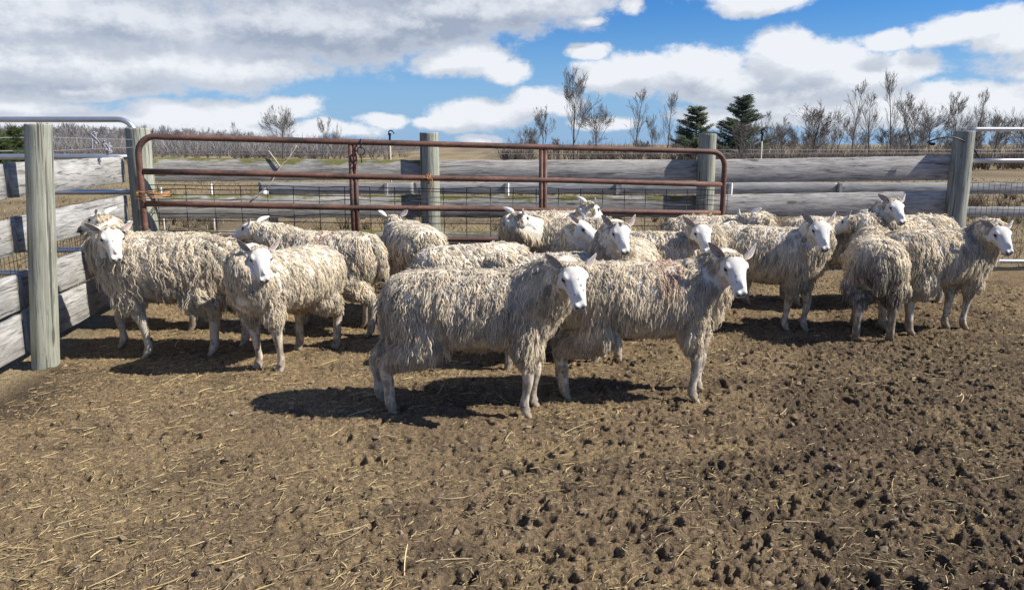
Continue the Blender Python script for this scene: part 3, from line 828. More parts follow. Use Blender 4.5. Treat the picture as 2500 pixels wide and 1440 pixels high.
# black cable over the far post
mb = MB()
cz = lambda px, py, Y: D(px, py, Y)
mb.tube(catmull([cz(2262, 349, PC[1] - .10), cz(2285, 340, PC[1] - .13), cz(2320, 335, PC[1] - .135), cz(2352, 344, PC[1] - .12), cz(2375, 362, PC[1] - .02), cz(2390, 386, PC[1] + .05)], 6), .0085, 7)
mb.tube(catmull([cz(2268, 350, PC[1] - .10), cz(2275, 352, PC[1] - .11), cz(2283, 351, PC[1] - .11)], 4), [.010] + [.017] * 7 + [.010], 8)
thing(mb, 'black_cable', 'stiff black cable bowed over the top of the grey post', 'cable', M_BLACK)

# electric wires and their posts
def wire(pts, label, r=.0026):
    mb = MB(); mb.tube(catmull(pts, 8), r, 5); thing(mb, 'electric_wire', label, 'wire', M_EWIRE, 'electric fence wires')
bl2 = PL + so * .02
sw = lambda px, py: plane_hit(px, py, bl2, sd)
for (pys, name) in (((337, 336, 339, 341), 'upper'), ((371, 368, 364, 360), 'lower')):
    wire([sw(-60, pys[0]), sw(72, pys[1]), sw(140, pys[1]), sw(230, pys[2]), sw(325, pys[3])], f'{name} thin wire strung between the pale post and the corner post')
for px, py, lb in ((229, 341, 'grey tatter of tape knotted on the upper wire by the corner post'), (259, 362, 'grey tatter of tape knotted on the lower wire by the corner post')):
    c = sw(px, py); g = np.random.default_rng(px); mb = MB()
    for k in range(9):
        a = c + g.normal(0, .012, 3); e = c + np.array([g.normal(0, .02), g.normal(0, .02), g.normal(-.01, .04)])
        mb.tube(catmull([a, (a + e) / 2 + g.normal(0, .02, 3), e], 4), .007, 5)
    thing(mb, 'knotted_tape', lb, 'tape', plain('grey_tape', (.30, .29, .32), .8, 0, .4, 60), 'tape knots on the wires')
WY = 13.0
for py, nm in ((367, 'upper'), (376, 'lower')):
    wire([D(-500, py, WY), D(600, py + 1, WY), D(1250, py, WY), D(1900, py - 1, WY), D(2900, py - 2, WY)], f'{nm} thin wire of the electric fence beyond the boards', .0035)
def stake(px, ytop, ybase_z, label):
    root = empty('fence_stake', (*D(px, 380, WY - .05)[:2], 0)); tag(root, label, 'stake', 'electric fence stakes')
    x, y = root.location[:2]; z1 = zpix(px, ytop + 22, WY)
    mb = MB(); mb.tube([(x, y, -.1), (x, y, z1 * .6), (x, y, z1)], .015, 8); child(mb, 'pole', M_STICK, root)
    mb = MB(); mb.tube(catmull([(x, y, z1 - .02), (x, y, z1 + .07), (x + .01, y, z1 + .12)], 3), .017, 8)
    mb.tube(catmull([(x - .02, y, z1 + .09), (x - .01, y, z1 + .15), (x + .035, y - .01, z1 + .16), (x + .075, y - .01, z1 + .11)], 5), .010, 7)
    child(mb, 'insulator', M_BLACK, root)
stake(953, 322, 0, 'thin pole with a black hooked insulator above the boards by the middle post')
stake(1858, 320, 0, 'thin pole with a black hooked insulator in front of the dark evergreen')
# odds and ends lying beyond the fence
mb = MB(); c = D(646, 466, 11.3); z = np.array([-.42, -.41, -.2, -.02, .0, .05, .06]) * .3 + c[2]
c = np.array([c[0], c[1]])
an = np.linspace(0, 6.283, 14, endpoint=False)
mb.loft(np.array([[(c[0] + q * math.cos(t), c[1] + q * math.sin(t), zz) for t in an] for zz, q in zip(z, (.04, .05, .05, .05, .04, .018, .018))]))
thing(mb, 'plastic_jug', 'white plastic jug hung on the pale boards behind the gate', 'jug', M_WHITEP)
for px, (y0, y1), lb in ((516, (449, 560), 'white steel stake seen between the mossy boards'), (393, (458, 560), 'white steel stake next to the corner post'), (1241, (447, 560), 'white steel stake in front of the pale boards'), (1787, (447, 560), 'white steel stake beside the end of the rusty gate')):
    yy = 11.3; a, b_ = D(px, y0, yy), D(px, y1, yy); mb = MB()
    mb.tube([(a[0], a[1], -.1), (a[0], a[1], a[2] * .5), a], .012, 8)
    thing(mb, 'steel_stake', lb, 'stake', M_WHITEP, 'white stakes beyond the fence')

# ================================================================ trees, woods, hill
def grow_tree(seed, H, kind):
    """Bare tree: returns trunk paths and branch paths [(points, radii)]."""
    g = np.random.default_rng(seed)
    trunk, br = [], []
    def wander(p, d, L, n, wob, up):
        pts = [np.asarray(p, float)]; d = nrm(d)
        for _ in range(n):
            d = nrm(d + g.normal(0, wob, 3) + np.array([0, 0, up])); pts.append(pts[-1] + d * L / n)
        return np.array(pts), d
    def limb(p, d, L, r, depth):
        n = 4 if depth < 3 else 3
        pts, _ = wander(p, d, L, n, .10, .10 + .05 * (kind != 'round'))
        rad = np.linspace(r, max(r * .3, .010), n + 1)
        br.append((pts, rad, depth))
        if depth >= 4: return
        k = {1: 7, 2: 5, 3: 3}[depth]
        for _ in range(k):
            t = g.uniform(.2, 1.0); f = t * n; i = min(int(f), n - 1)
            q = pts[i] + (pts[i + 1] - pts[i]) * (f - i); ax = nrm(pts[i + 1] - pts[i])
            side = nrm(np.cross(ax, g.standard_normal(3))); a = g.uniform(.30, .70)
            limb(q, ax * math.cos(a) + side * math.sin(a), L * g.uniform(.42, .70) * (1.15 - .40 * t), max(rad[i] * .55, .011), depth + 1)
    r0 = H * .016
    th = H * (.92 if kind == 'tall' else .62 if kind == 'round' else .75)
    n = 9
    pts, _ = wander((0, 0, -.2), (g.normal(0, .04), g.normal(0, .04), 1), th, n, .05 if kind == 'tall' else .10, .08)
    rad = np.linspace(r0, r0 * (.12 if kind == 'tall' else .45), n + 1); rad[0] *= 1.3
    trunk.append((pts, rad))
    nb = {'tall': 26, 'round': 16, 'fork': 11}[kind]
    for k in range(nb):
        t = g.uniform(.20 if kind != 'round' else .22, 1.0) if k > 3 else g.uniform(.75, 1.0)
        f = t * n; i = min(int(f), n - 1); q = pts[i] + (pts[i + 1] - pts[i]) * (f - i)
        a = k * 2.4 + g.normal(0, .4)
        el = {'tall': g.uniform(.75, 1.15), 'round': g.uniform(.25, 1.1), 'fork': g.uniform(.7, 1.2)}[kind]
        L = H * {'tall': .38 * (1.12 - .80 * t), 'round': .46 * (1.1 - .45 * t), 'fork': .46 * (1.1 - .45 * t)}[kind] * g.uniform(.7, 1.2)
        limb(q, (math.cos(a) * math.cos(el), math.sin(a) * math.cos(el), math.sin(el)), L, rad[i] * g.uniform(.32, .5), 1 if kind != 'tall' else 2)
    return trunk, br
def tree_proto(seed, H, kind, dark=False):
    tr, br = grow_tree(seed, H, kind)
    root = empty('bare_tree')
    mb = MB()
    for p, r in tr: mb.tube(p, r, 7)
    child(mb, 'trunk', M_BARK_DARK if dark else M_BARK, root)
    mb = MB()
    for M in (4, 5):
        sel = [(p, r) for p, r, d in br if len(p) == M]
        if sel:
            v, q, k = strands(np.array([p for p, _ in sel]), np.array([np.maximum(r * .75, .0105) for _, r in sel]), 3)
            mb.add(v, [q])
    child(mb, 'crown', M_TWIG, root)
    return root
H0 = 8.0
protos = {'tall': [tree_proto(s, H0, 'tall') for s in (101, 102, 103)], 'round': [tree_proto(s, H0, 'round', True) for s in (111, 112)], 'fork': [tree_proto(s, H0, 'fork') for s in (121, 122, 123)]}
used = set()
TREES = [  # px, top py, distance, kind, variant, width, label
    (690, 262, 62, 'round', 1, .75, 'spreading bare tree above the rusty gate in front of the wooded hill'),
    (815, 293, 62, 'fork', 0, .8, 'small forked bare tree at the end of the wooded hill'),
    (575, 296, 90, 'tall', 2, .8, 'thin faint bare tree rising from the wooded hill'),
    (1290, 300, 64, 'round', 0, .9, 'low spreading bare tree first in the row, beside a dead snag'),
    (1326, 270, 62, 'fork', 1, .7, 'crooked half dead snag with few twigs'),
    (1402, 200, 60, 'fork', 2, .85, 'tall open bare tree with twin stems, highest at the near end of the row'),
    (1452, 256, 66, 'round', 1, .75, 'fan shaped bare tree leaning on the tall twin stemmed one'),
    (1552, 226, 62, 'tall', 0, .95, 'slender dense bare tree with upswept twigs standing alone in a sky gap'),
    (1594, 286, 66, 'fork', 0, .7, 'short dark crooked tree between two slender ones'),
    (1627, 228, 62, 'tall', 1, .85, 'slender pointed bare tree just before the smaller evergreen'),
    (1672, 300, 70, 'round', 0, .8, 'low grey bare tree in front of the smaller evergreen'),
    (1868, 268, 70, 'tall', 2, .8, 'thin bare tree touching the big evergreen'),
    (1908, 300, 66, 'round', 1, .75, 'low rounded bare tree between the big evergreen and the broad dark tree'),
    (1985, 244, 60, 'round', 0, 1.05, 'broad round headed bare tree with a dark trunk'),
    (2040, 290, 72, 'fork', 0, .8, 'thin bare sapling tucked behind the broad dark tree'),
    (2078, 208, 62, 'tall', 0, .85, 'tall straight grey bare tree, first of a close pair'),
    (2122, 222, 64, 'tall', 2, 1.0, 'bushy bare tree, second of a close pair'),
    (2172, 178, 60, 'tall', 1, .75, 'tallest thinnest bare tree with a bare pointed top'),
    (2222, 238, 66, 'fork', 1, .9, 'ragged leaning bare tree after the tallest one'),
    (2268, 262, 64, 'round', 1, .8, 'tangled low bare tree in front of the grey post'),
    (2325, 250, 66, 'fork', 2, .8, 'bare tree showing just over the grey post'),
    (2372, 216, 64, 'tall', 2, .8, 'feathery tall bare tree above the silver gate'),
    (2430, 262, 62, 'round', 0, .9, 'low wide bare tree above the silver gate'),
    (2500, 250, 66, 'fork', 0, .9, 'bare tree farthest along the row, over the silver gate end'),
    (1748, 322, 66, 'round', 1, .7, 'small bare tree between the two evergreens'),
    (1820, 286, 57, 'round', 0, .8, 'grey bare tree standing before the big evergreen'),
]
g = np.random.default_rng(77)
for k, (px, py, Y, kind, var, wd, lab) in enumerate(TREES):
    src = protos[kind][var]; base = D(px, 390, Y); h = D(px, py, Y)[2]
    z0 = float(gz(np.array([base[0]]), np.array([Y]))[0])
    s = (h - z0) / (H0 * (.98 if kind != 'round' else .93))
    loc, rz, scl = (base[0], Y, z0), g.uniform(0, 6.28), (s * wd * (.85 if kind == 'tall' else 1), s * wd * (.85 if kind == 'tall' else 1), s)
    if (kind, var) not in used:
        used.add((kind, var)); o = src; o.location = loc; o.rotation_euler = (0, 0, rz); o.scale = scl
    else: o = dup(src, loc, rz, scl)
    tag(o, lab, 'tree', 'bare trees behind the pen')

def evergreen(px, py, Y, wd, label, seed, dens=1.0, colr=(.040, .062, .034)):
    g = np.random.default_rng(seed)
    base = D(px, 390, Y); H = D(px, py, Y)[2]
    root = empty('evergreen_tree', (base[0], Y, 0)); tag(root, label, 'tree', 'evergreens behind the pen')
    x0, y0 = base[0], Y
    mb = MB(); mb.tube([(x0, y0, -.2), (x0 + .03, y0, H * .5), (x0, y0, H)], [H * .022, H * .014, .02], 7); child(mb, 'trunk', M_BARK_DARK, root)
    mb = MB(); tips = []; paths = []
    nl = int(17 * dens); 
    for k in range(nl):
        t = .10 + .88 * (k + g.uniform(-.2, .2)) / nl
        for j in range(int(g.integers(4, 7))):
            a = g.uniform(0, 6.28); L = wd * H * (1 - t) ** .8 * g.uniform(.35, 1.25) + .25
            z = H * t + g.normal(0, .1)
            P = np.array([(x0 + math.cos(a) * L * s, y0 + math.sin(a) * L * s, z + L * (.10 * s + .22 * s * s - .05)) for s in np.linspace(0, 1, 5)])
            paths.append((P, np.linspace(.045, .012, 5)))
            for s in np.linspace(.22, 1.0, int(5 + L * 5)):
                f = s * 4; i = min(int(f), 3); q = P[i] + (P[i + 1] - P[i]) * (f - i)
                tips.append((q, a, L * (1 - .5 * s)))
    v, q, kk = strands(np.array([p for p, _ in paths]), np.array([r for _, r in paths]), 4)
    mb.add(v, [q]); child(mb, 'boughs', M_BARK_DARK, root)
    N = len(tips); m = 22
    C = np.array([t[0] for t in tips]); A = np.array([t[1] for t in tips])
    C = np.repeat(C, m, 0); A = np.repeat(A, m); n = len(C)
    C = C + g.normal(0, (.10, .10, .045), (n, 3))
    aa = A + g.normal(0, .9, n); ln = g.uniform(.10, .26, n)
    d = np.stack([np.cos(aa), np.sin(aa), g.uniform(-.1, .8, n)], -1); d = nrm(d) * ln[:, None]
    sd_ = nrm(np.cross(d, g.standard_normal((n, 3)))) * .022
    v = np.stack([C - sd_, C + sd_, C + d], 1).reshape(-1, 3)
    f = np.arange(n * 3).reshape(-1, 3)
    c = np.array(colr) * g.uniform(.6, 1.7, (n, 1)) + g.uniform(0, .012, (n, 1)) * np.array([1, 1, .3])
    mb = MB(); mb.add(v, [f], col=np.repeat(c, 3, 0))
    child(mb, 'needles', M_NEEDLE, root)
evergreen(1696, 256, 64, .46, 'smaller ragged evergreen with gaps between its boughs, behind the gate end', 5, 1.1, (.13, .16, .10))
evergreen(1806, 232, 60, .46, 'big dark evergreen rising over the grey boards', 6, 1.5, (.105, .135, .095))
evergreen(-10, 316, 40, .42, 'larger green conifer rising behind the silver gate and side fence', 7, 1.2, (.085, .115, .045))
evergreen(42, 318, 44, .36, 'smaller green conifer next to the thick pale post', 8, 1.1, (.085, .115, .045))

def brush(name, label, cat, spots, colr, rad, seed, twigs=14):
    g = np.random.default_rng(seed); P, Rr, C = [], [], []
    for (x, y, z, h) in spots:
        n = int(twigs)
        a = g.uniform(0, 6.28, n); le = g.uniform(.05, 1.7, n); hh = h * g.uniform(.45, 1.05, n)
        s0 = g.uniform(0, .55, n) * (g.random(n) < .6)
        t = np.linspace(0, 1, 4)
        w = h * .36
        bx = x + np.cos(a)[:, None] * w * le[:, None] * (s0[:, None] * .5 + t * (1 - s0[:, None] * .5)) + g.normal(0, h * .02, (n, 4))
        by = y + np.sin(a)[:, None] * w * le[:, None] * (s0[:, None] * .5 + t * (1 - s0[:, None] * .5))
        bz = z + hh[:, None] * (s0[:, None] + t * (1 - s0[:, None])) - .05
        P.append(np.stack([bx, by, bz], -1)); Rr.append(np.tile(rad * np.array([1, .8, .55, .3]), (n, 1)) * g.uniform(.6, 1.3, (n, 1)))
        C.append(np.array(colr) * g.uniform(.55, 1.35, (n, 1)))
    v, q, k = strands(np.vstack(P), np.vstack(Rr), 3)
    mb = MB(); mb.add(v, [q], col=np.repeat(np.vstack(C), k, 0))
    tag(mb.build(name, M_GRASS), label, cat, kind='stuff')
g = np.random.default_rng(91)
sp = []
for _ in range(520):
    px = g.uniform(1740, 2750); Y = g.uniform(46, 58); b0 = D(px, 390, Y); sp.append((b0[0], Y, 0, g.uniform(.7, 1.7)))
for _ in range(150):
    px = g.uniform(1220, 1760); Y = g.uniform(58, 70); b0 = D(px, 390, Y); sp.append((b0[0], Y, 0, g.uniform(.8, 2.0)))
for _ in range(140):
    px = g.uniform(-150, 1000); Y = g.uniform(60, 88); b0 = D(px, 390, Y); sp.append((b0[0], Y, 0, g.uniform(.7, 1.6)))
brush('bramble_thicket', 'low tangle of reddish brown brambles and brush under the bare trees', 'brush', sp, (.19, .158, .138), .020, 3, 18)
sp = []
g = np.random.default_rng(95)
for _ in range(300):
    px = g.uniform(2250, 2700) if g.random() < .55 else g.uniform(330, 1750); Y = g.uniform(12.5, 22); b0 = D(px, 390, Y)
    if fbm(np.array([b0[0] / 2.5]), np.array([Y / 2.0]), 2, 5)[0] > -.15: sp.append((b0[0], Y, float(gz(np.array([b0[0]]), np.array([Y]))[0]), g.uniform(.18, .50)))
brush('dead_weeds', 'low brown tangle of dead weeds in the field beyond the fences', 'weeds', sp, (.16, .125, .088), .007, 7, 22)
def saplings():
    g = np.random.default_rng(93); mb = MB(); bank = []
    for k in range(6):
        tr, br = grow_tree(200 + k, 5.0, ('tall', 'fork', 'round')[k % 3])
        bank.append((tr[0], {M: [(p, r) for p, r, d in br if len(p) == M and d <= 3] for M in (4, 5)}))
    for _ in range(64):
        px = g.uniform(1230, 2800) if g.random() < .35 else g.uniform(1850, 2800)
        Y = g.uniform(66, 86); b0 = D(px, 390, Y); s = g.uniform(.35, .80) * (1 if px > 1800 else .6); a = g.uniform(0, 6.28)
        M3 = s * np.array([[math.cos(a), -math.sin(a), 0], [math.sin(a), math.cos(a), 0], [0, 0, 1.]]); o = np.array([b0[0], Y, 0])
        (tp, trr), brs = bank[g.integers(6)]
        c = np.array([.29, .27, .255]) * g.uniform(.7, 1.15)
        mb.tube(tp @ M3.T + o, np.maximum(trr * s, .012), 4, col=c)
        for M, sel in brs.items():
            if sel:
                v, q, k = strands(np.array([p for p, _ in sel]) @ M3.T + o, np.array([np.maximum(r * s * .8, .0095) for _, r in sel]), 3)
                mb.add(v, [q], col=c)
    tag(mb.build('bare_saplings', M_GRASS), 'thin grey mass of bare saplings filling the gaps between the trees', 'saplings', kind='stuff')
saplings()

# the wooded hill
HX = [-60, 140, 250, 380, 500, 600, 700, 760, 860, 950, 1040, 1120]
HYP = [314, 316, 318, 322, 329, 333, 337, 349, 365, 380, 391, 394]
def hill_z(x, Y):
    crest = np.interp(x / 190 , [(q - 1250) / FPX for q in HX], [D(q, p, 190)[2] - 2.6 for q, p in zip(HX, HYP)])
    return np.maximum(crest, -.5) * sstep(Y, 84, 190)
def make_hill():
    xx = np.linspace(-190, -5, 110); yy = np.concatenate([np.linspace(82, 200, 50), np.linspace(215, 420, 10)])
    x, y = np.meshgrid(xx, yy); z = hill_z(x * 190 / np.clip(y, 120, 190) if False else x, y) + .35 * fbm(x / 9, y / 9, 3, 2) - .35
    n, m = x.shape; i, j = np.meshgrid(np.arange(n - 1), np.arange(m - 1), indexing='ij')
    q = np.stack([i * m + j, i * m + j + 1, (i + 1) * m + j + 1, (i + 1) * m + j], -1).reshape(-1, 4)
    mb = MB(); mb.add(np.stack([x, y, z], -1).reshape(-1, 3), [q], col=(.19, .165, .15))
    tag(mb.build('hill', col_mat('hillside', .95, 0, .05, .6, .35)), kind='structure')
make_hill()
g = np.random.default_rng(92); sp = []
for _ in range(5200):
    Y = 88 + 112 * g.random() ** .9; x = g.uniform(-.70, -.10) * Y
    z = float(hill_z(x, Y))
    if z < .12 and x > -22: continue
    sp.append((x, Y, z - .2, g.uniform(1.4, 3.2)))
brush('hill_wood', 'far grey brown leafless wood covering the low hill', 'wood', sp, (.30, .283, .278), .040, 6, 11)  # distance haze painted in: wood colour lightened
def hill_trees():
    g = np.random.default_rng(94); mb = MB(); bank = []
    for k in range(5):
        tr, br = grow_tree(300 + k, 5.0, ('round', 'fork', 'round')[k % 3])
        bank.append((tr[0], {M: [(p, r) for p, r, d in br if len(p) == M and d <= 2] for M in (4, 5)}))
    n = 0
    while n < 330:
        Y = g.uniform(100, 200); x = g.uniform(-.70, -.12) * Y; z = float(hill_z(x, Y))
        if z < .3: continue
        n += 1; s = g.uniform(.45, .95); a = g.uniform(0, 6.28)
        M3 = s * np.array([[math.cos(a), -math.sin(a), 0], [math.sin(a), math.cos(a), 0], [0, 0, 1.]]); o = np.array([x, Y, z - .2])
        (tp, trr), brs = bank[g.integers(5)]
        c = np.array([.30, .283, .278]) * g.uniform(.7, 1.3)  # same haze-lightened colour as the wood
        mb.tube(tp @ M3.T + o, np.maximum(trr * s, .04), 4, col=c)
        for M, sel in brs.items():
            if not sel: continue
            v, q, k = strands(np.array([p for p, _ in sel]) @ M3.T + o, np.array([np.maximum(r * s, .028) for _, r in sel]), 3)
            mb.add(v, [q], col=c)
    tag(mb.build('hill_tree_crowns', M_GRASS), 'leafless tree crowns standing above the far wood on the hill', 'wood', kind='stuff')
hill_trees()

from mathutils.kdtree import KDTree

# ================================================================ sheep
CREAM = np.array([.97, .885, .735])
def superring(c, ax_y, ax_z, hw, up, dn, e=2.3, m=28, pinch=0.0):
    a = np.linspace(0, 2 * math.pi, m, endpoint=False); ca, sa = np.cos(a), np.sin(a)
    y = hw * np.sign(ca) * np.abs(ca) ** (2 / e); z = np.sign(sa) * np.abs(sa) ** (2 / e)
    y = y * (1 - pinch * np.clip(-z, 0, 1) ** 1.5)
    z = np.where(z > 0, z * up, z * dn)
    return np.asarray(c) + y[:, None] * np.asarray(ax_y) + z[:, None] * np.asarray(ax_z)
HEAD = [  # x, top, bottom, half width, pinch, exponent
    (-.085, -.010, -.060, .030, .0, 2.0), (-.070, .022, -.085, .058, .1, 2.0), (-.035, .050, -.100, .076, .22, 2.2), (.000, .063, -.106, .083, .30, 2.3),
    (.035, .066, -.106, .082, .36, 2.4), (.065, .061, -.100, .075, .42, 2.4), (.100, .054, -.088, .062, .42, 2.3), (.140, .045, -.074, .052, .36, 2.3),
    (.180, .033, -.064, .047, .26, 2.3), (.210, .019, -.059, .0455, .18, 2.3), (.232, .004, -.056, .043, .12, 2.2), (.248, -.010, -.053, .036, .1, 2.1), (.258, -.022, -.047, .023, .1, 2.0)]
HX_ = .90
BUMPS = [((.045, .062, .036), (.034, .020, .014)), ((.236, .0245, -.004), (.018, .0155, .014)), ((.222, .0, -.056), (.030, .030, .013)), ((.025, .060, -.050), (.055, .030, .045)), ((.16, .0, .030), (.06, .018, .014))]
def head_rings(): return np.array([superring((x * HX_, 0, (t + b) / 2), (0, 1, 0), (0, 0, 1), w, (t - b) / 2, (t - b) / 2, e, 26, p) for x, t, b, w, p, e in HEAD])
def ear_rings(sg, perk, droop, size, g):
    d = nrm(np.array([-.30 - .25 * perk, sg * (.92 - .32 * perk), .26 + .10 * perk])); face = nrm(np.array([.72, sg * .10, .35 - .3 * droop]))
    sdv = nrm(np.cross(d, face)); face = np.cross(sdv, d)
    base = np.array([-.020, sg * .066, .030]); L = .124 * size; rings, col = [], []
    n, m = 13, 20; a = np.linspace(0, 2 * math.pi, m, endpoint=False)
    for u in np.linspace(0, 1, n):
        w = .0355 * size * (max(0, math.sin(math.pi * min(1, u * .86 + .13))) ** .75) * (1 if u > .12 else .62 + .38 * u / .12)
        if u == 1: w = .006
        c = base + d * L * u + np.array([-.035 * u * u, 0, -.05 * droop * u * u])
        v = np.cos(a); thick = .0042 * (1 - .5 * u)
        cup = (.95 - .5 * u) * w * (v * v) - .30 * w
        off = cup + thick * np.sin(a)
        rings.append(c + (v * w * (1 - .25 * v * v * (1 - u)))[:, None] * sdv + off[:, None] * face)
        inner = (np.sin(a) > 0) & (np.abs(v) < .90)
        cc = np.where(inner[:, None], np.array([.36, .285, .25]), np.array([.72, .69, .64]))
        if g.random() < .35: cc = cc * np.where(inner & (np.abs(v - g.uniform(-.5, .5)) < .22), .45, 1.0)[:, None]
        col.append(cc)
    return np.array(rings), np.vstack(col)

def seglist(h, base, scale, spec): pass
def leg_paths(F, front, g, hoof_dir):
    """Joints of one leg in sheep space from shoulder or hip to the ground; F = hoof spot (x, y)."""
    x, y = F; sy = math.copysign(1, y) if y else 1
    if front:
        top = np.array([.285, sy * .105, .62]); elb = np.array([.29 * .6 + x * .4, sy * .105 * .6 + y * .4, .42])
        knee = np.array([x + .012, y, .245]); fet = np.array([x - .010, y, .085])
        pts = [top, elb, knee * .45 + elb * .55, knee, knee * .4 + fet * .6, fet, np.array([x + .006, y, .045])]
        rad = [.085, .078, .048, .0325, .0225, .0275, .0270]
    else:
        top = np.array([-.31 * .7 + (x + .04) * .3, sy * .080, .66]); st = np.array([-.235 * .75 + (x + .08) * .25, sy * .125 * .5 + y * .5, .44])
        hock = np.array([x - .022, y, .285]); fet = np.array([x - .010, y, .09])
        pts = [top, st, st * .45 + hock * .55 + np.array([-.01, 0, 0]), hock, hock * .45 + fet * .55, fet, np.array([x + .002, y, .045])]
        rad = [.085, .122, .078, .0430, .0310, .0325, .0300]
    return np.array(pts), np.array(rad)
def smooth_path(pts, rad, n=5):
    P = catmull(pts, n); k = len(pts) - 1
    r = np.interp(np.linspace(0, k, len(P)), np.arange(k + 1), rad)
    return P, r

TORSO = [  # x, mid height, half width, up, down
    (-.475, .600, .055, .065, .070), (-.462, .598, .115, .125, .145), (-.425, .592, .165, .170, .200), (-.36, .590, .198, .192, .218), (-.25, .590, .215, .202, .222), (-.12, .587, .226, .204, .236),
    (.02, .584, .228, .204, .240), (.15, .584, .220, .204, .236), (.26, .588, .204, .202, .232), (.35, .592, .182, .188, .226), (.415, .594, .150, .155, .195), (.455, .590, .095, .100, .130), (.470, .586, .045, .05, .06)]

STD = {'FL': (.285, .105), 'FR': (.275, -.105), 'RL': (-.34, .105), 'RR': (-.35, -.105)}
def auto_base(sp):
    hd, s = R(sp['heading']), sp.get('scale', 1.0)
    return np.mean([G(*q)[:2] - s * (STD[k][0] * np.array([math.cos(hd), math.sin(hd)]) + STD[k][1] * np.array([-math.sin(hd), math.cos(hd)])) for k, q in sp['hooves'].items()], axis=0)
def build_sheep(sp):
    g = np.random.default_rng(sp['seed'])
    hd = R(sp['heading']); s = sp.get('scale', 1.0); base = np.array([*(auto_base(sp) if sp.get('hooves') and 'shift' not in sp else sp['base']), 0.0]) + sp.get('shift', 0.0) * np.array([math.cos(hd), math.sin(hd), 0]); base[2] = float(gz(base[:1], base[1:2])[0]) - .010
    hv, sv = np.array([math.cos(hd), math.sin(hd), 0]), np.array([-math.sin(hd), math.cos(hd), 0])
    M = np.stack([hv, sv, [0, 0, 1.]])                                        # world -> sheep
    loc = lambda p: (M @ (np.asarray(p, float) - base)) / s
    hooves = sp.get('hooves') or {}
    std = STD
    feet = {}
    for k, q in std.items():
        if k in hooves: w = G(*hooves[k]); feet[k] = tuple(loc(w)[:2])
        else: feet[k] = (q[0] + g.normal(0, .03), q[1] + g.normal(0, .012))
    H = loc(sp['head'])
    hy, hp, hr = R(sp['yaw']) - hd, R(sp['pitch']), R(sp.get('roll', 0))
    hx = np.array([math.cos(hy) * math.cos(hp), math.sin(hy) * math.cos(hp), math.sin(hp)])
    hl = np.array([-math.sin(hy), math.cos(hy), 0]); hz_ = np.cross(hx, hl)
    hl, hz_ = hl * math.cos(hr) + hz_ * math.sin(hr), hz_ * math.cos(hr) - hl * math.sin(hr)
    RH = np.stack([hx, hl, hz_], 1); hs = sp.get('hs', .90)
    H = H - RH @ np.array([0, 0, .05]) * hs                                   # the given spot is the poll, between the ears
    toW = lambda q: H + (np.asarray(q) * np.array([HX_, 1, 1]) * hs) @ RH.T
    fat = sp.get('fat', 1.0)
    LIFT = sp.get('lift', .045)
    tors = np.array([superring((x, 0, z + LIFT), (0, 1, 0), (0, 0, 1), w * fat, u, d, 2.15, 32) for x, z, w, u, d in TORSO])
    # neck
    E = toW((-.045, 0, -.030)); B0 = np.array([.24, 0, .640]); B1 = np.array([.43, 0, .735 if H[2] > .6 else .56])
    side = E - B0; B1 = B1 + np.array([0, np.clip(side[1] * .30, -.10, .10), 0])
    back = -RH[:, 0] * .6 - RH[:, 2] * .8
    B2 = E + .14 * nrm(nrm(back) * .8 + nrm(B1 - E))
    t = np.linspace(0, 1, 13)[:, None]
    NP = (1 - t) ** 3 * B0 + 3 * (1 - t) ** 2 * t * B1 + 3 * (1 - t) * t * t * B2 + t ** 3 * E
    nr_ = np.interp(t[:, 0], [0, .3, .6, .85, 1], [.175, .168, .138, .108, .076]) * (.5 + .5 * fat)
    neck = tube_rings(NP, nr_, 26)
    legs = {k: smooth_path(*leg_paths(feet[k], k[0] == 'F', g, None)) for k in feet}
    # ---- one continuous body
    mb = MB()
    mb.loft(tors); mb.loft(neck); HR = H + (head_rings() * hs) @ RH.T; mb.loft(HR)
    V2, F2 = ico(2)
    for c_, r_ in BUMPS:
        for sg in ((-1, 1) if c_[1] else (1,)):
            mb.add(toW(V2 * np.array(r_) + np.array([c_[0], c_[1] * sg, c_[2]])), [F2])
    for k, (P, r) in legs.items():
        mb.tube(P, r, 14)
        x, y = feet[k]
        for o in (-.0165, .0165):                                             # cloven hoof
            ca = 1.0
            mb.tube([(x - .012, y + o * .8, .060), (x + .004, y + o, .040), (x + .022, y + o * 1.05, .016), (x + .030, y + o, .002)], [.018, .0190, .0190, .0125], 10)
    if sp.get('tail', True):
        mb.tube([(-.44, 0, .70), (-.485, 0, .66), (-.50, 0, .56), (-.495, .0, .49)], [.045, .045, .035, .02], 10)
    v, f = mb.arrays()
    me = bpy.data.meshes.new('tmp'); fill(me, v, f); ob = bpy.data.objects.new('tmp', me); COL.objects.link(ob)
    vox = sp.get('vox', .0085)
    md = ob.modifiers.new('a', 'REMESH'); md.mode = 'VOXEL'; md.voxel_size = vox
    sm = ob.modifiers.new('b', 'SMOOTH'); sm.factor = .5; sm.iterations = 3
    dg = bpy.context.evaluated_depsgraph_get(); ev = ob.evaluated_get(dg); em_ = ev.to_mesh()
    n = len(em_.vertices); bv = np.empty(n * 3, np.float32); em_.vertices.foreach_get('co', bv); bv = bv.reshape(-1, 3).astype(float)
    npoly = len(em_.polygons); li = np.empty(len(em_.loops), np.int32); em_.loops.foreach_get('vertex_index', li)
    bf = li.reshape(npoly, -1)
    ev.to_mesh_clear(); bpy.data.objects.remove(ob); bpy.data.meshes.remove(me)
    # ---- colours of skin and short hair
    q = ((bv - H) @ RH) / hs / np.array([HX_, 1, 1])
    ishead = (q[:, 0] > -.07) & (np.abs(q[:, 1]) < .090) & (q[:, 2] > -.108) & (q[:, 2] < .09) & (q[:, 0] < .28)
    lowleg = sstep(bv[:, 2], .42, .34)
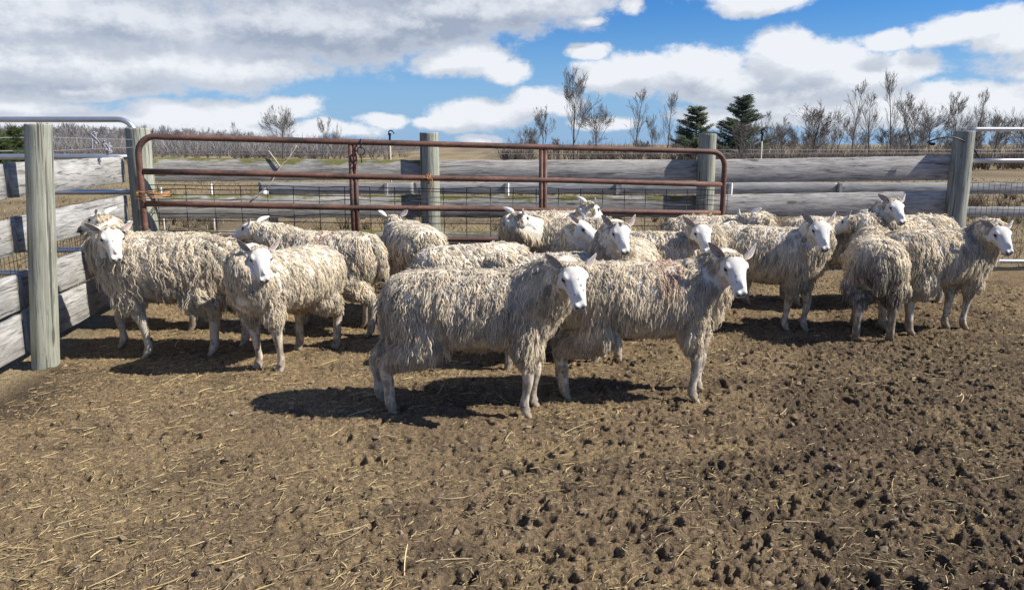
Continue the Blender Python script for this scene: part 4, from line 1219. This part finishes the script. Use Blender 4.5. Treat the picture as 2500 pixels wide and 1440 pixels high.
    col = np.tile(CREAM * .66, (n, 1))
    white = np.array([.66, .635, .59])
    nz = .75 * (fbm(bv[:, 0] * 48, bv[:, 2] * 13, 3, sp['seed']) + fbm(bv[:, 1] * 48 + 40, bv[:, 2] * 13 + 5, 3, sp['seed'] + 1))
    dirt = sp.get('dirt', .6)
    legc = np.array([.50, .435, .345]) * (1 - .10 * nz)[:, None]
    mudc = np.array([.16, .115, .075])
    md_ = np.clip(sstep(nz + .55 * sstep(bv[:, 2], .14, .02) + dirt * .8, .35, .75), 0, 1) * (.35 + .5 * dirt)
    legc = legc + (mudc - legc) * md_[:, None]
    sp2 = .75 * (fbm(bv[:, 0] * 55, bv[:, 2] * 50, 2, sp['seed'] + 4) + fbm(bv[:, 1] * 55 + 70, bv[:, 2] * 50, 2, sp['seed'] + 5))
    legc = legc * (1 - .65 * sstep(sp2, .42, .55) * (bv[:, 2] < .36))[:, None]
    hoof = sstep(bv[:, 2], .042, .028)
    legc = legc + (np.array([.30, .25, .19]) - legc) * (hoof * .7)[:, None]
    col = col + (legc - col) * lowleg[:, None]
    fc = white * (1 - .10 * nz)[:, None]; fc = fc + (np.array([.60, .52, .42]) - fc) * (.55 * sstep(q[:, 2], -.02, -.07) + .25 * sstep(q[:, 0], .06, -.03))[:, None]
    pink = np.exp(-((q[:, 0] - .02) / .035) ** 2 - (q[:, 1] / .035) ** 2) * (q[:, 2] > .03)
    fc = fc + (np.array([.68, .50, .40]) - fc) * (pink * sp.get('pink', .3))[:, None]
    def dab(x, y, z, rx, ry, rz, sh=1.0):
        d = ((q[:, 0] - x) / rx) ** 2 + ((q[:, 1] - y) / ry) ** 2 + ((q[:, 2] - z) / rz) ** 2
        return sh * np.exp(-np.clip(d, 0, 40) ** 1.6)
    ink = np.zeros(n)
    for sg in (-1, 1):
        ink = np.maximum(ink, dab(.252, sg * .020, -.015, .024, .016, .0135))          # nostrils
        ink = np.maximum(ink, dab(.240, sg * .032, -.004, .012, .010, .007, .9))
        ink = np.maximum(ink, dab(.062, sg * .076, .016, .021, .026, .0115, 1.0))       # rims of the eyes
        ink = np.maximum(ink, dab(.086, sg * .066, .004, .018, .024, .006, .85))
        ink = np.maximum(ink, dab(.222, sg * .038, -.041, .036, .018, .0070, .85))      # mouth
    ink = np.maximum(ink, dab(.255, 0, -.022, .012, .012, .008, .9))
    ink = np.maximum(ink, dab(.250, 0, -.040, .026, .036, .0080, .95))
    for k in range(sp.get('spots', 3)):
        a = g.uniform(.08, .21); yy = g.uniform(-.05, .05)
        ink = np.maximum(ink, dab(a, yy, .035 - .16 * (a - .08), *(g.uniform(.004, .0075),) * 2, .06, .95))
    for (a, yy, r) in sp.get('marks', []): ink = np.maximum(ink, dab(a, yy, .03 - .16 * (a - .08), r, r, .05))
    fc = fc + (np.array([.022, .020, .022]) - fc) * ink[:, None]
    rim = sstep(q[:, 0] - .03 * sstep(q[:, 2], .0, -.06) + .06 * sstep(q[:, 2], .015, .040), -.040, -.015)[:, None]
    col = np.where(ishead[:, None], col * (1 - rim) + fc * rim, col)
    B = MB(); B.add(bv, [bf], col=col)
    for sg, k in ((-1, 0), (1, 1)):
        per = sp.get('ears', (.45, .45))[k]
        rr, cc = ear_rings(sg, per, sp.get('droop', .3), sp.get('ear', .88), g)
        cc = np.asarray(cc)
        B.loft(H + (rr * hs) @ RH.T, True, col=cc)
        V, F = ico(2)
        B.add(toW(V * np.array([.0155, .014, .0145]) + np.array([.060, sg * .0695, .0165])), [F], mat=1)
    root = B.build('sheep', [M_SKIN, M_EYE])
    root.location = base; root.rotation_euler = (0, 0, hd); root.scale = (s, s, s)
    tag(root, sp['label'], 'sheep', 'sheep in the pen')
    fleece(sp, root, g, tors, neck, legs, H, RH, hs, HR)
    return root

def surf_samples(rings, n, g, wt=None):
    """Random points with normals on a lofted tube, plus its two surface coordinates."""
    a, b = rings.shape[:2]
    p00 = rings[:-1]; p10 = rings[1:]; p01 = np.roll(p00, -1, 1); p11 = np.roll(p10, -1, 1)
    nn = np.cross(p01 - p00, p10 - p00); ar = np.linalg.norm(np.cross(p11 - p00, p10 - p01), axis=-1) * .5
    w = ar * (1 if wt is None else wt)
    c = np.cumsum(w.ravel()); k = np.searchsorted(c, g.random(n) * c[-1]); i, j = np.unravel_index(np.clip(k, 0, w.size - 1), w.shape)
    u, v = g.random((n, 1)), g.random((n, 1))
    p = (p00[i, j] * (1 - u) + p10[i, j] * u) * (1 - v) + (p01[i, j] * (1 - u) + p11[i, j] * u) * v
    ctr = rings.mean(1)
    N = nrm(nn[i, j]); cc = ctr[i] * (1 - u) + ctr[i + 1] * u
    inner = np.where((i < a // 2)[:, None], ctr[min(4, a - 1)], ctr[max(a - 5, 0)])
    out = nrm(p - cc) + .6 * np.where(((i < 3) | (i > a - 5))[:, None], nrm(p - inner), 0)
    N = N * np.sign((N * out).sum(-1, keepdims=True) + 1e-12)
    N = nrm(N + .55 * nrm(out))
    return p, N, (i + u[:, 0]) / (a - 1), j / b, float(ar.sum())

def fleece(sp, root, g, tors, neck, legs, H, RH, hs, HR):
    dens = sp.get('dens', 1.0); wr = sp.get('wr', .0045); LK = sp.get('lock', 1.0)
    P, N, L, fl, rgn = [], [], [], [], []
    p, n, u, v, ar = surf_samples(tors, int(8200 * dens), g)
    l = .112 * np.ones(len(p)); l = np.where(n[:, 2] > .5, .085, l); l = np.where(n[:, 2] < -.35, .060, l)
    l = np.where(u < .13, .105, l)
    P.append(p); N.append(n); L.append(l); fl.append(n[:, 2]); rgn.append(np.zeros(len(p)))
    p, n, u, v, ar = surf_samples(neck, int(3600 * dens), g)
    k = u < .995 - .03 * g.random(len(u))
    q = ((p - H) @ RH) / hs / np.array([HX_, 1, 1])
    k &= ~((q[:, 0] > .006) & (np.abs(q[:, 1]) < .092) & (q[:, 2] > -.108))
    p, n, u = p[k], n[k], u[k]
    P.append(p); N.append(n); L.append(np.where(u > .8, .050, .085)); fl.append(n[:, 2]); rgn.append(np.ones(len(p)) + u)
    p, n, u, v, ar = surf_samples(HR[:6], int(1700 * dens), g)                    # nape, cheeks and throat
    q = ((p - H) @ RH) / hs / np.array([HX_, 1, 1])
    lim = np.where(q[:, 2] > .0, -.026 - .012 * (q[:, 2] > .045), -.004 + .030 * sstep(q[:, 2], -.03, -.09))
    k = (q[:, 0] < lim - .012 * g.random(len(q))) & ~((q[:, 2] > .035) & (np.abs(q[:, 1]) > .035) & (q[:, 0] > -.045))
    p, n = p[k], n[k]
    P.append(p); N.append(n); L.append(np.full(len(p), .052)); fl.append(n[:, 2]); rgn.append(np.full(len(p), 2.5))
    for key, (lp, lr) in legs.items():
        ring = tube_rings(lp, lr * 1.02, 16)
        top = lp[:, 2] > (.33 if key[0] == 'F' else .29)
        m = max(3, int(top.sum()) + 1)
        p, n, u, v, ar = surf_samples(ring[:m], int((700 if key[0] == 'F' else 1300) * dens), g)
        P.append(p); N.append(n); L.append(np.interp(p[:, 2], [.28, .36, .46], [.030, .062, .098])); fl.append(n[:, 2]); rgn.append(np.full(len(p), 3.))
    if sp.get('tail', True):
        ring = tube_rings(catmull([(-.44, 0, .70), (-.485, 0, .66), (-.50, 0, .56), (-.495, .0, .49)], 4), .04, 12)
        p, n, u, v, ar = surf_samples(ring, int(420 * dens), g)
        P.append(p); N.append(n); L.append(np.full(len(p), .08)); fl.append(n[:, 2]); rgn.append(np.full(len(p), 4.))
    P, N, L, up, rg = np.vstack(P), np.vstack(N), np.concatenate(L), np.concatenate(fl), np.concatenate(rgn)
    K = len(P); T = 8
    P = P - N * .006
    L = L * LK
    per = sp.get('clump', 13.0); C = max(20, int(K / per)); ci = g.choice(K, C, replace=False)
    kd = KDTree(C)
    for a, b_ in enumerate(P[ci]): kd.insert(b_, a)
    kd.balance(); own = np.array([kd.find(b_)[1] for b_ in P])
    L = L * np.clip(g.normal(1.0, .22, C), .55, 1.6)[own] * g.uniform(.78, 1.12, K)
    stray = g.random(K) < .05
    grav = np.array([0, 0, -1.])
    gt = grav - N * (N @ grav)[:, None]
    gl = np.linalg.norm(gt, axis=1, keepdims=True)
    rand = g.standard_normal((K, 3)); rand -= N * (rand * N).sum(1, keepdims=True)
    back = np.array([-1., 0, -.15]); back = back - N * (N @ back)[:, None]
    # low frequency swirl so that neighbouring locks lean together
    swx = fbm(P[:, 0] * 5 + sp['seed'], P[:, 2] * 5 + P[:, 1] * 3, 2, 13); sw = np.stack([swx, .5 * swx, 0 * swx], -1)
    gt = nrm(gt / np.maximum(gl, .30) + back * .22 + rand * .13 + sw * .55)
    lift = np.where(up > .55, .8, np.where(up < -.5, .35, .50))[:, None] * np.where(rg < .5, sp.get('fluff', .74), 1.25)[:, None]
    path = np.zeros((K, T, 3)); path[:, 0] = P; cur = P.copy()
    ph = g.uniform(0, 6.28, (K, 1)); fr = g.uniform(1.3, 2.7, C)[own][:, None] + g.normal(0, .15, (K, 1)); ph = g.uniform(0, 6.28, C)[own][:, None] + g.normal(0, .5, (K, 1)); amp = (.58 + .25 * sstep(up, .3, .9))[:, None] * g.uniform(.4, 1.5, C)[own][:, None] * sp.get('crimp', 1.0)
    lift = lift + (stray * g.uniform(.3, 1.0, K))[:, None]
    sdir = np.cross(gt, N)
    for i in range(1, T):
        t = i / (T - 1)
        d = nrm(gt * (1 - .45 * t) + grav * .45 * t * (1 - .5 * np.clip(up, 0, 1))[:, None] + N * lift * (1 - t) ** 1.4 - N * np.where(rg < .5, .10, .0)[:, None] * t + sdir * amp * np.cos(ph + fr * t * 6.28) + N * amp * .6 * np.sin(ph + fr * t * 6.28))
        cur = cur + d * (L / (T - 1))[:, None]; path[:, i] = cur
    # locks: strands close together gather towards their tips
    tgt = path[ci][own]; near = np.exp(-(np.linalg.norm(P - P[ci][own], axis=1) / .075) ** 4)[:, None, None]
    wt = (np.linspace(0, 1, T) ** .9)[None, :, None] * sp.get('pull', .24) * near * np.where(stray, .1, 1.0)[:, None, None]
    path = path * (1 - wt) + (tgt + .004 * g.standard_normal((K, 1, 3))) * wt
    prof = np.interp(np.linspace(0, 1, T), [0, .2, .5, .8, 1], [.9, 1.05, 1.0, .75, .32])
    rad = wr * g.uniform(.7, 1.3, (K, 1)) * prof
    v, q, m = strands(path, rad, 3)
    # natural colour of each lock: cream, sun bleached, soiled
    ct = g.normal(0, .15, C)[own] + g.normal(0, .08, K)
    c = CREAM * np.clip(.93 + ct, .55, 1.03)[:, None]
    soil = sstep(fbm(P[:, 0] * 4.5 + 3 * sp['seed'], P[:, 2] * 4.5 + P[:, 1] * 4, 3, 17) + .50 * sstep(P[:, 2], .52, .34), .10, .75) * sp.get('soil', .55) * .65
    soil = np.maximum(soil, sp.get('soil', .55) * .6 * sstep(P[:, 2], .42, .32))
    c = c + (np.array([.48, .40, .30]) - c) * soil[:, None]
    pale = sstep(fbm(P[:, 0] * 6 + 9 * sp['seed'], P[:, 1] * 6, 3, 19), .0, .5) * sstep(up, .6, .95) * (rg < .5)
    c = c + (np.array([.78, .72, .62]) - c) * (pale * .7)[:, None]
    if 'daub' in sp:                                                           # raddle mark
        dx_, dr = sp['daub']
        dm = np.exp(-((P[:, 0] - dx_) / dr) ** 2) * sstep(up, .35, .75) * (rg < .5) * g.uniform(.3, 1, K)
        c = c + (np.array([.70, .34, .24]) - c) * np.clip(dm, 0, .30)[:, None]
    if 'dung' in sp:                                                           # caked hindquarters
        dm = np.maximum(sstep(P[:, 0], -.33, -.45) * sstep(P[:, 2], .74, .62), sstep(P[:, 2], .52, .40) * sstep(P[:, 0], -.1, -.25)) * g.uniform(.2, 1, K) * sp['dung']
        c = c + (np.array([.085, .062, .045]) - c) * np.clip(dm, 0, .9)[:, None]
    along = np.linspace(0, 1, T)
    cc = c[:, None, :] * np.ones((1, T, 1))
    cc = np.clip(np.repeat(cc.reshape(-1, 3), 3, 0), .02, 1.0)
    mb = MB(); mb.add(v, [q], col=cc)
    o = mb.build('fleece', M_WOOL, root)

def pm(a, b): return (np.asarray(a) + np.asarray(b)) / 2
def at(px, Y): return D(px, 600, Y)[:2]
HERO = dict(vox=.006, dens=2.1, wr=.0028)
MID = dict(vox=.008, dens=1.15, wr=.0038)
FAR = dict(vox=.010, dens=.8, wr=.0045)
def hoof_base(h): return np.mean([G(*q)[:2] for q in h.values()], axis=0)
SHEEP = []
def S(lod, **k): d = dict(lod); d.update(k); d['seed'] = 300 + len(SHEEP); SHEEP.append(d)

h = {'RR': (958, 1004), 'RL': (932, 975), 'FR': (1284, 1012), 'FL': (1303, 986)}
S(HERO, base=hoof_base(h), hooves=h, heading=-1, shift=.10, head=D(1403, 655, 3.98), yaw=-72, pitch=-50, roll=0, ears=(.5, .2), spots=0,
  marks=[(.085, .000, .007), (.125, .012, .008), (.155, .022, .007), (.175, -.03, .005), (.150, .03, .004)], soil=.5, daub=None or (9, 1),
  label='long shaggy sheep standing side on nearest the viewer, black spots down its nose')
h = {'RR': (1380, 968), 'RL': (1372, 945), 'FR': (1692, 976), 'FL': (1704, 950)}
S(HERO, base=hoof_base(h), hooves=h, heading=1, shift=.06, head=D(1797, 632, 4.35), yaw=-78, pitch=-50, ears=(.75, .35), spots=1, marks=[(.17, -.03, .005)], soil=.6, daub=(.13, .06), lock=.95, ear=.98,
  label='sheep side on with a faint pink mark on its withers and tall upright ears')
h = {'FR': (632, 897), 'FL': (686, 904), 'RL': (822, 846), 'RR': (731, 850)}
S(HERO, base=hoof_base(h), hooves=h, heading=-118, head=D(636, 613, 4.95), yaw=-62, pitch=-52, ears=(.55, .40), spots=0, lock=.72, clump=8, pull=.22, soil=.35, fat=1.1, scale=.95,
  label='clean cream sheep standing face on with a plain white unspotted face')
h = {'FL': (362, 872), 'FR': (302, 846), 'RL': (522, 864), 'RR': (598, 842)}
S(HERO, base=hoof_base(h), hooves=h, heading=183, head=D(272, 563, 5.35), yaw=-54, pitch=-48, ears=(.15, .1), spots=1, marks=[(.10, -.04, .006)], lock=1.15, clump=18, pull=.62, soil=.4, droop=.6, crimp=1.3, scale=1.03, dirt=.3,
  label='sheep with long ropy hanging locks beside the thick pale post, face to the viewer')
h = {'RL': (905, 822), 'RR': (893, 800)}
S(MID, base=at(770, 6.15), hooves=h, heading=163, head=D(612, 543, 6.25), yaw=165, pitch=-22, ears=(.6, .6), lock=.8, soil=.55, daub=(-.03, .05), scale=.97, dirt=.6,
  label='sheep with its rump and hind leg showing behind the plain faced cream one, looking away')
S(MID, base=at(392, 6.4), shift=0.0, heading=180, head=D(238, 522, 6.25), yaw=176, pitch=-22, ears=(.65, .65), hooves={'RR': (470, 803)}, dirt=.7, scale=.97,
  label='sheep seen in profile with only its head clear, nose to the side fence boards')
S(MID, base=at(1008, 6.7), heading=112, head=D(960, 526, 7.05), yaw=98, pitch=-25, ears=(.85, .85), lock=.75, soil=.45,
  label='sheep seen from behind with both ears up in front of the gate upright')
S(MID, base=at(1152, 5.75), heading=205, head=D(1050, 690, 5.55), yaw=205, pitch=-60, lock=.75, soil=.4, scale=.96,
  label='sheep showing only a pale rounded back just clear of the long shaggy one')
S(MID, base=at(1335, 5.25), heading=196, head=D(1230, 690, 5.2), yaw=196, pitch=-60, lock=.7, soil=.4, scale=.95,
  label='sheep showing only a smooth rump and back below a white face turned sideways')
S(MID, base=at(1425, 6.35), heading=-84, head=D(1425, 543, 5.85), yaw=-28, pitch=-34, ears=(.75, .75), soil=.45, scale=.97, spots=0,
  label='sheep with its white face lifted in three quarter profile above a smooth back')
S(MID, base=at(1392, 7.1), heading=175, head=D(1270, 519, 6.82), yaw=38, pitch=-24, ears=(.5, .5), soil=.6,
  label='sheep with pale ears and face turned aside just before the gate upright')
S(FAR, base=at(1352, 7.7), heading=12, head=D(1446, 497, 7.6), yaw=35, pitch=-35, ears=(.8, .8), scale=1.02,
  label='highest head against the gate, ears back and face turned away')
h = {'FR': (1470, 868), 'FL': (1508, 878)}
S(MID, base=G(1555, 838)[:2], hooves=h, heading=-112, head=D(1517, 552, 5.02), yaw=-76, pitch=-48, hs=.80, ears=(.7, .65), soil=.45, spots=1, lock=.8, scale=.98,
  label='sheep facing the viewer with pinkish wide ears, directly behind the pink marked one')
S(MID, base=at(1612, 6.2), heading=-4, head=D(1716, 552, 5.95), yaw=-76, pitch=-48, ears=(.5, .4), soil=.65, spots=1,
  label='sheep whose white nose almost touches the upright ear of the pink marked one')
S(FAR, base=at(1752, 7.3), heading=4, head=D(1815, 523, 7.25), yaw=115, pitch=-30, ears=(.8, .8),
  label='sheep behind the gate end showing a back and one dark ear')
h = {'FR': (1916, 806), 'FL': (1962, 806)}
S(MID, base=G(1855, 772)[:2], hooves=h, heading=-24, head=D(2006, 545, 5.95), yaw=-84, pitch=-50, ears=(.7, .6), spots=3, marks=[(.07, .035, .007), (.09, .03, .006)], soil=.7, lock=.85, scale=1.02, dirt=.45,
  label='big greyish sheep angled toward the viewer with black flecks under its eye')
h = {'RL': (2088, 834), 'RR': (2171, 834)}
S(MID, base=G(2122, 806)[:2], hooves=h, heading=70, head=D(2125, 612, 6.35), yaw=70, pitch=-60, soil=.8, dung=.8, dirt=.9, lock=.9, scale=.95,
  label='sheep seen from the rear with caked brown hindquarters and dirty legs')
h = {'RR': (2219, 815), 'FR': (2306, 801), 'FL': (2350, 802)}
S(MID, base=G(2285, 806)[:2], hooves=h, heading=14, head=D(2447, 556, 5.95), yaw=-80, pitch=-46, ears=(.3, .05), soil=.45, spots=1, lock=.95, dirt=.6, scale=1.0, droop=.5,
  label='sheep last in the group beside the silver gate, ears held sideways')
S(FAR, base=at(2225, 7.3), heading=205, head=D(2188, 492, 6.95), yaw=-76, pitch=-44, ears=(.4, .25), spots=2, soil=.35,
  label='sheep looking back with its head high against the grey boards near the far post')
S(FAR, base=at(2030, 7.35), heading=8, head=D(2075, 528, 7.0), yaw=125, pitch=-30, ears=(.85, .85), soil=.4,
  label='sheep with its head hidden and one ear up behind the black flecked one')
import time as _t
for sp in SHEEP: build_sheep(sp)
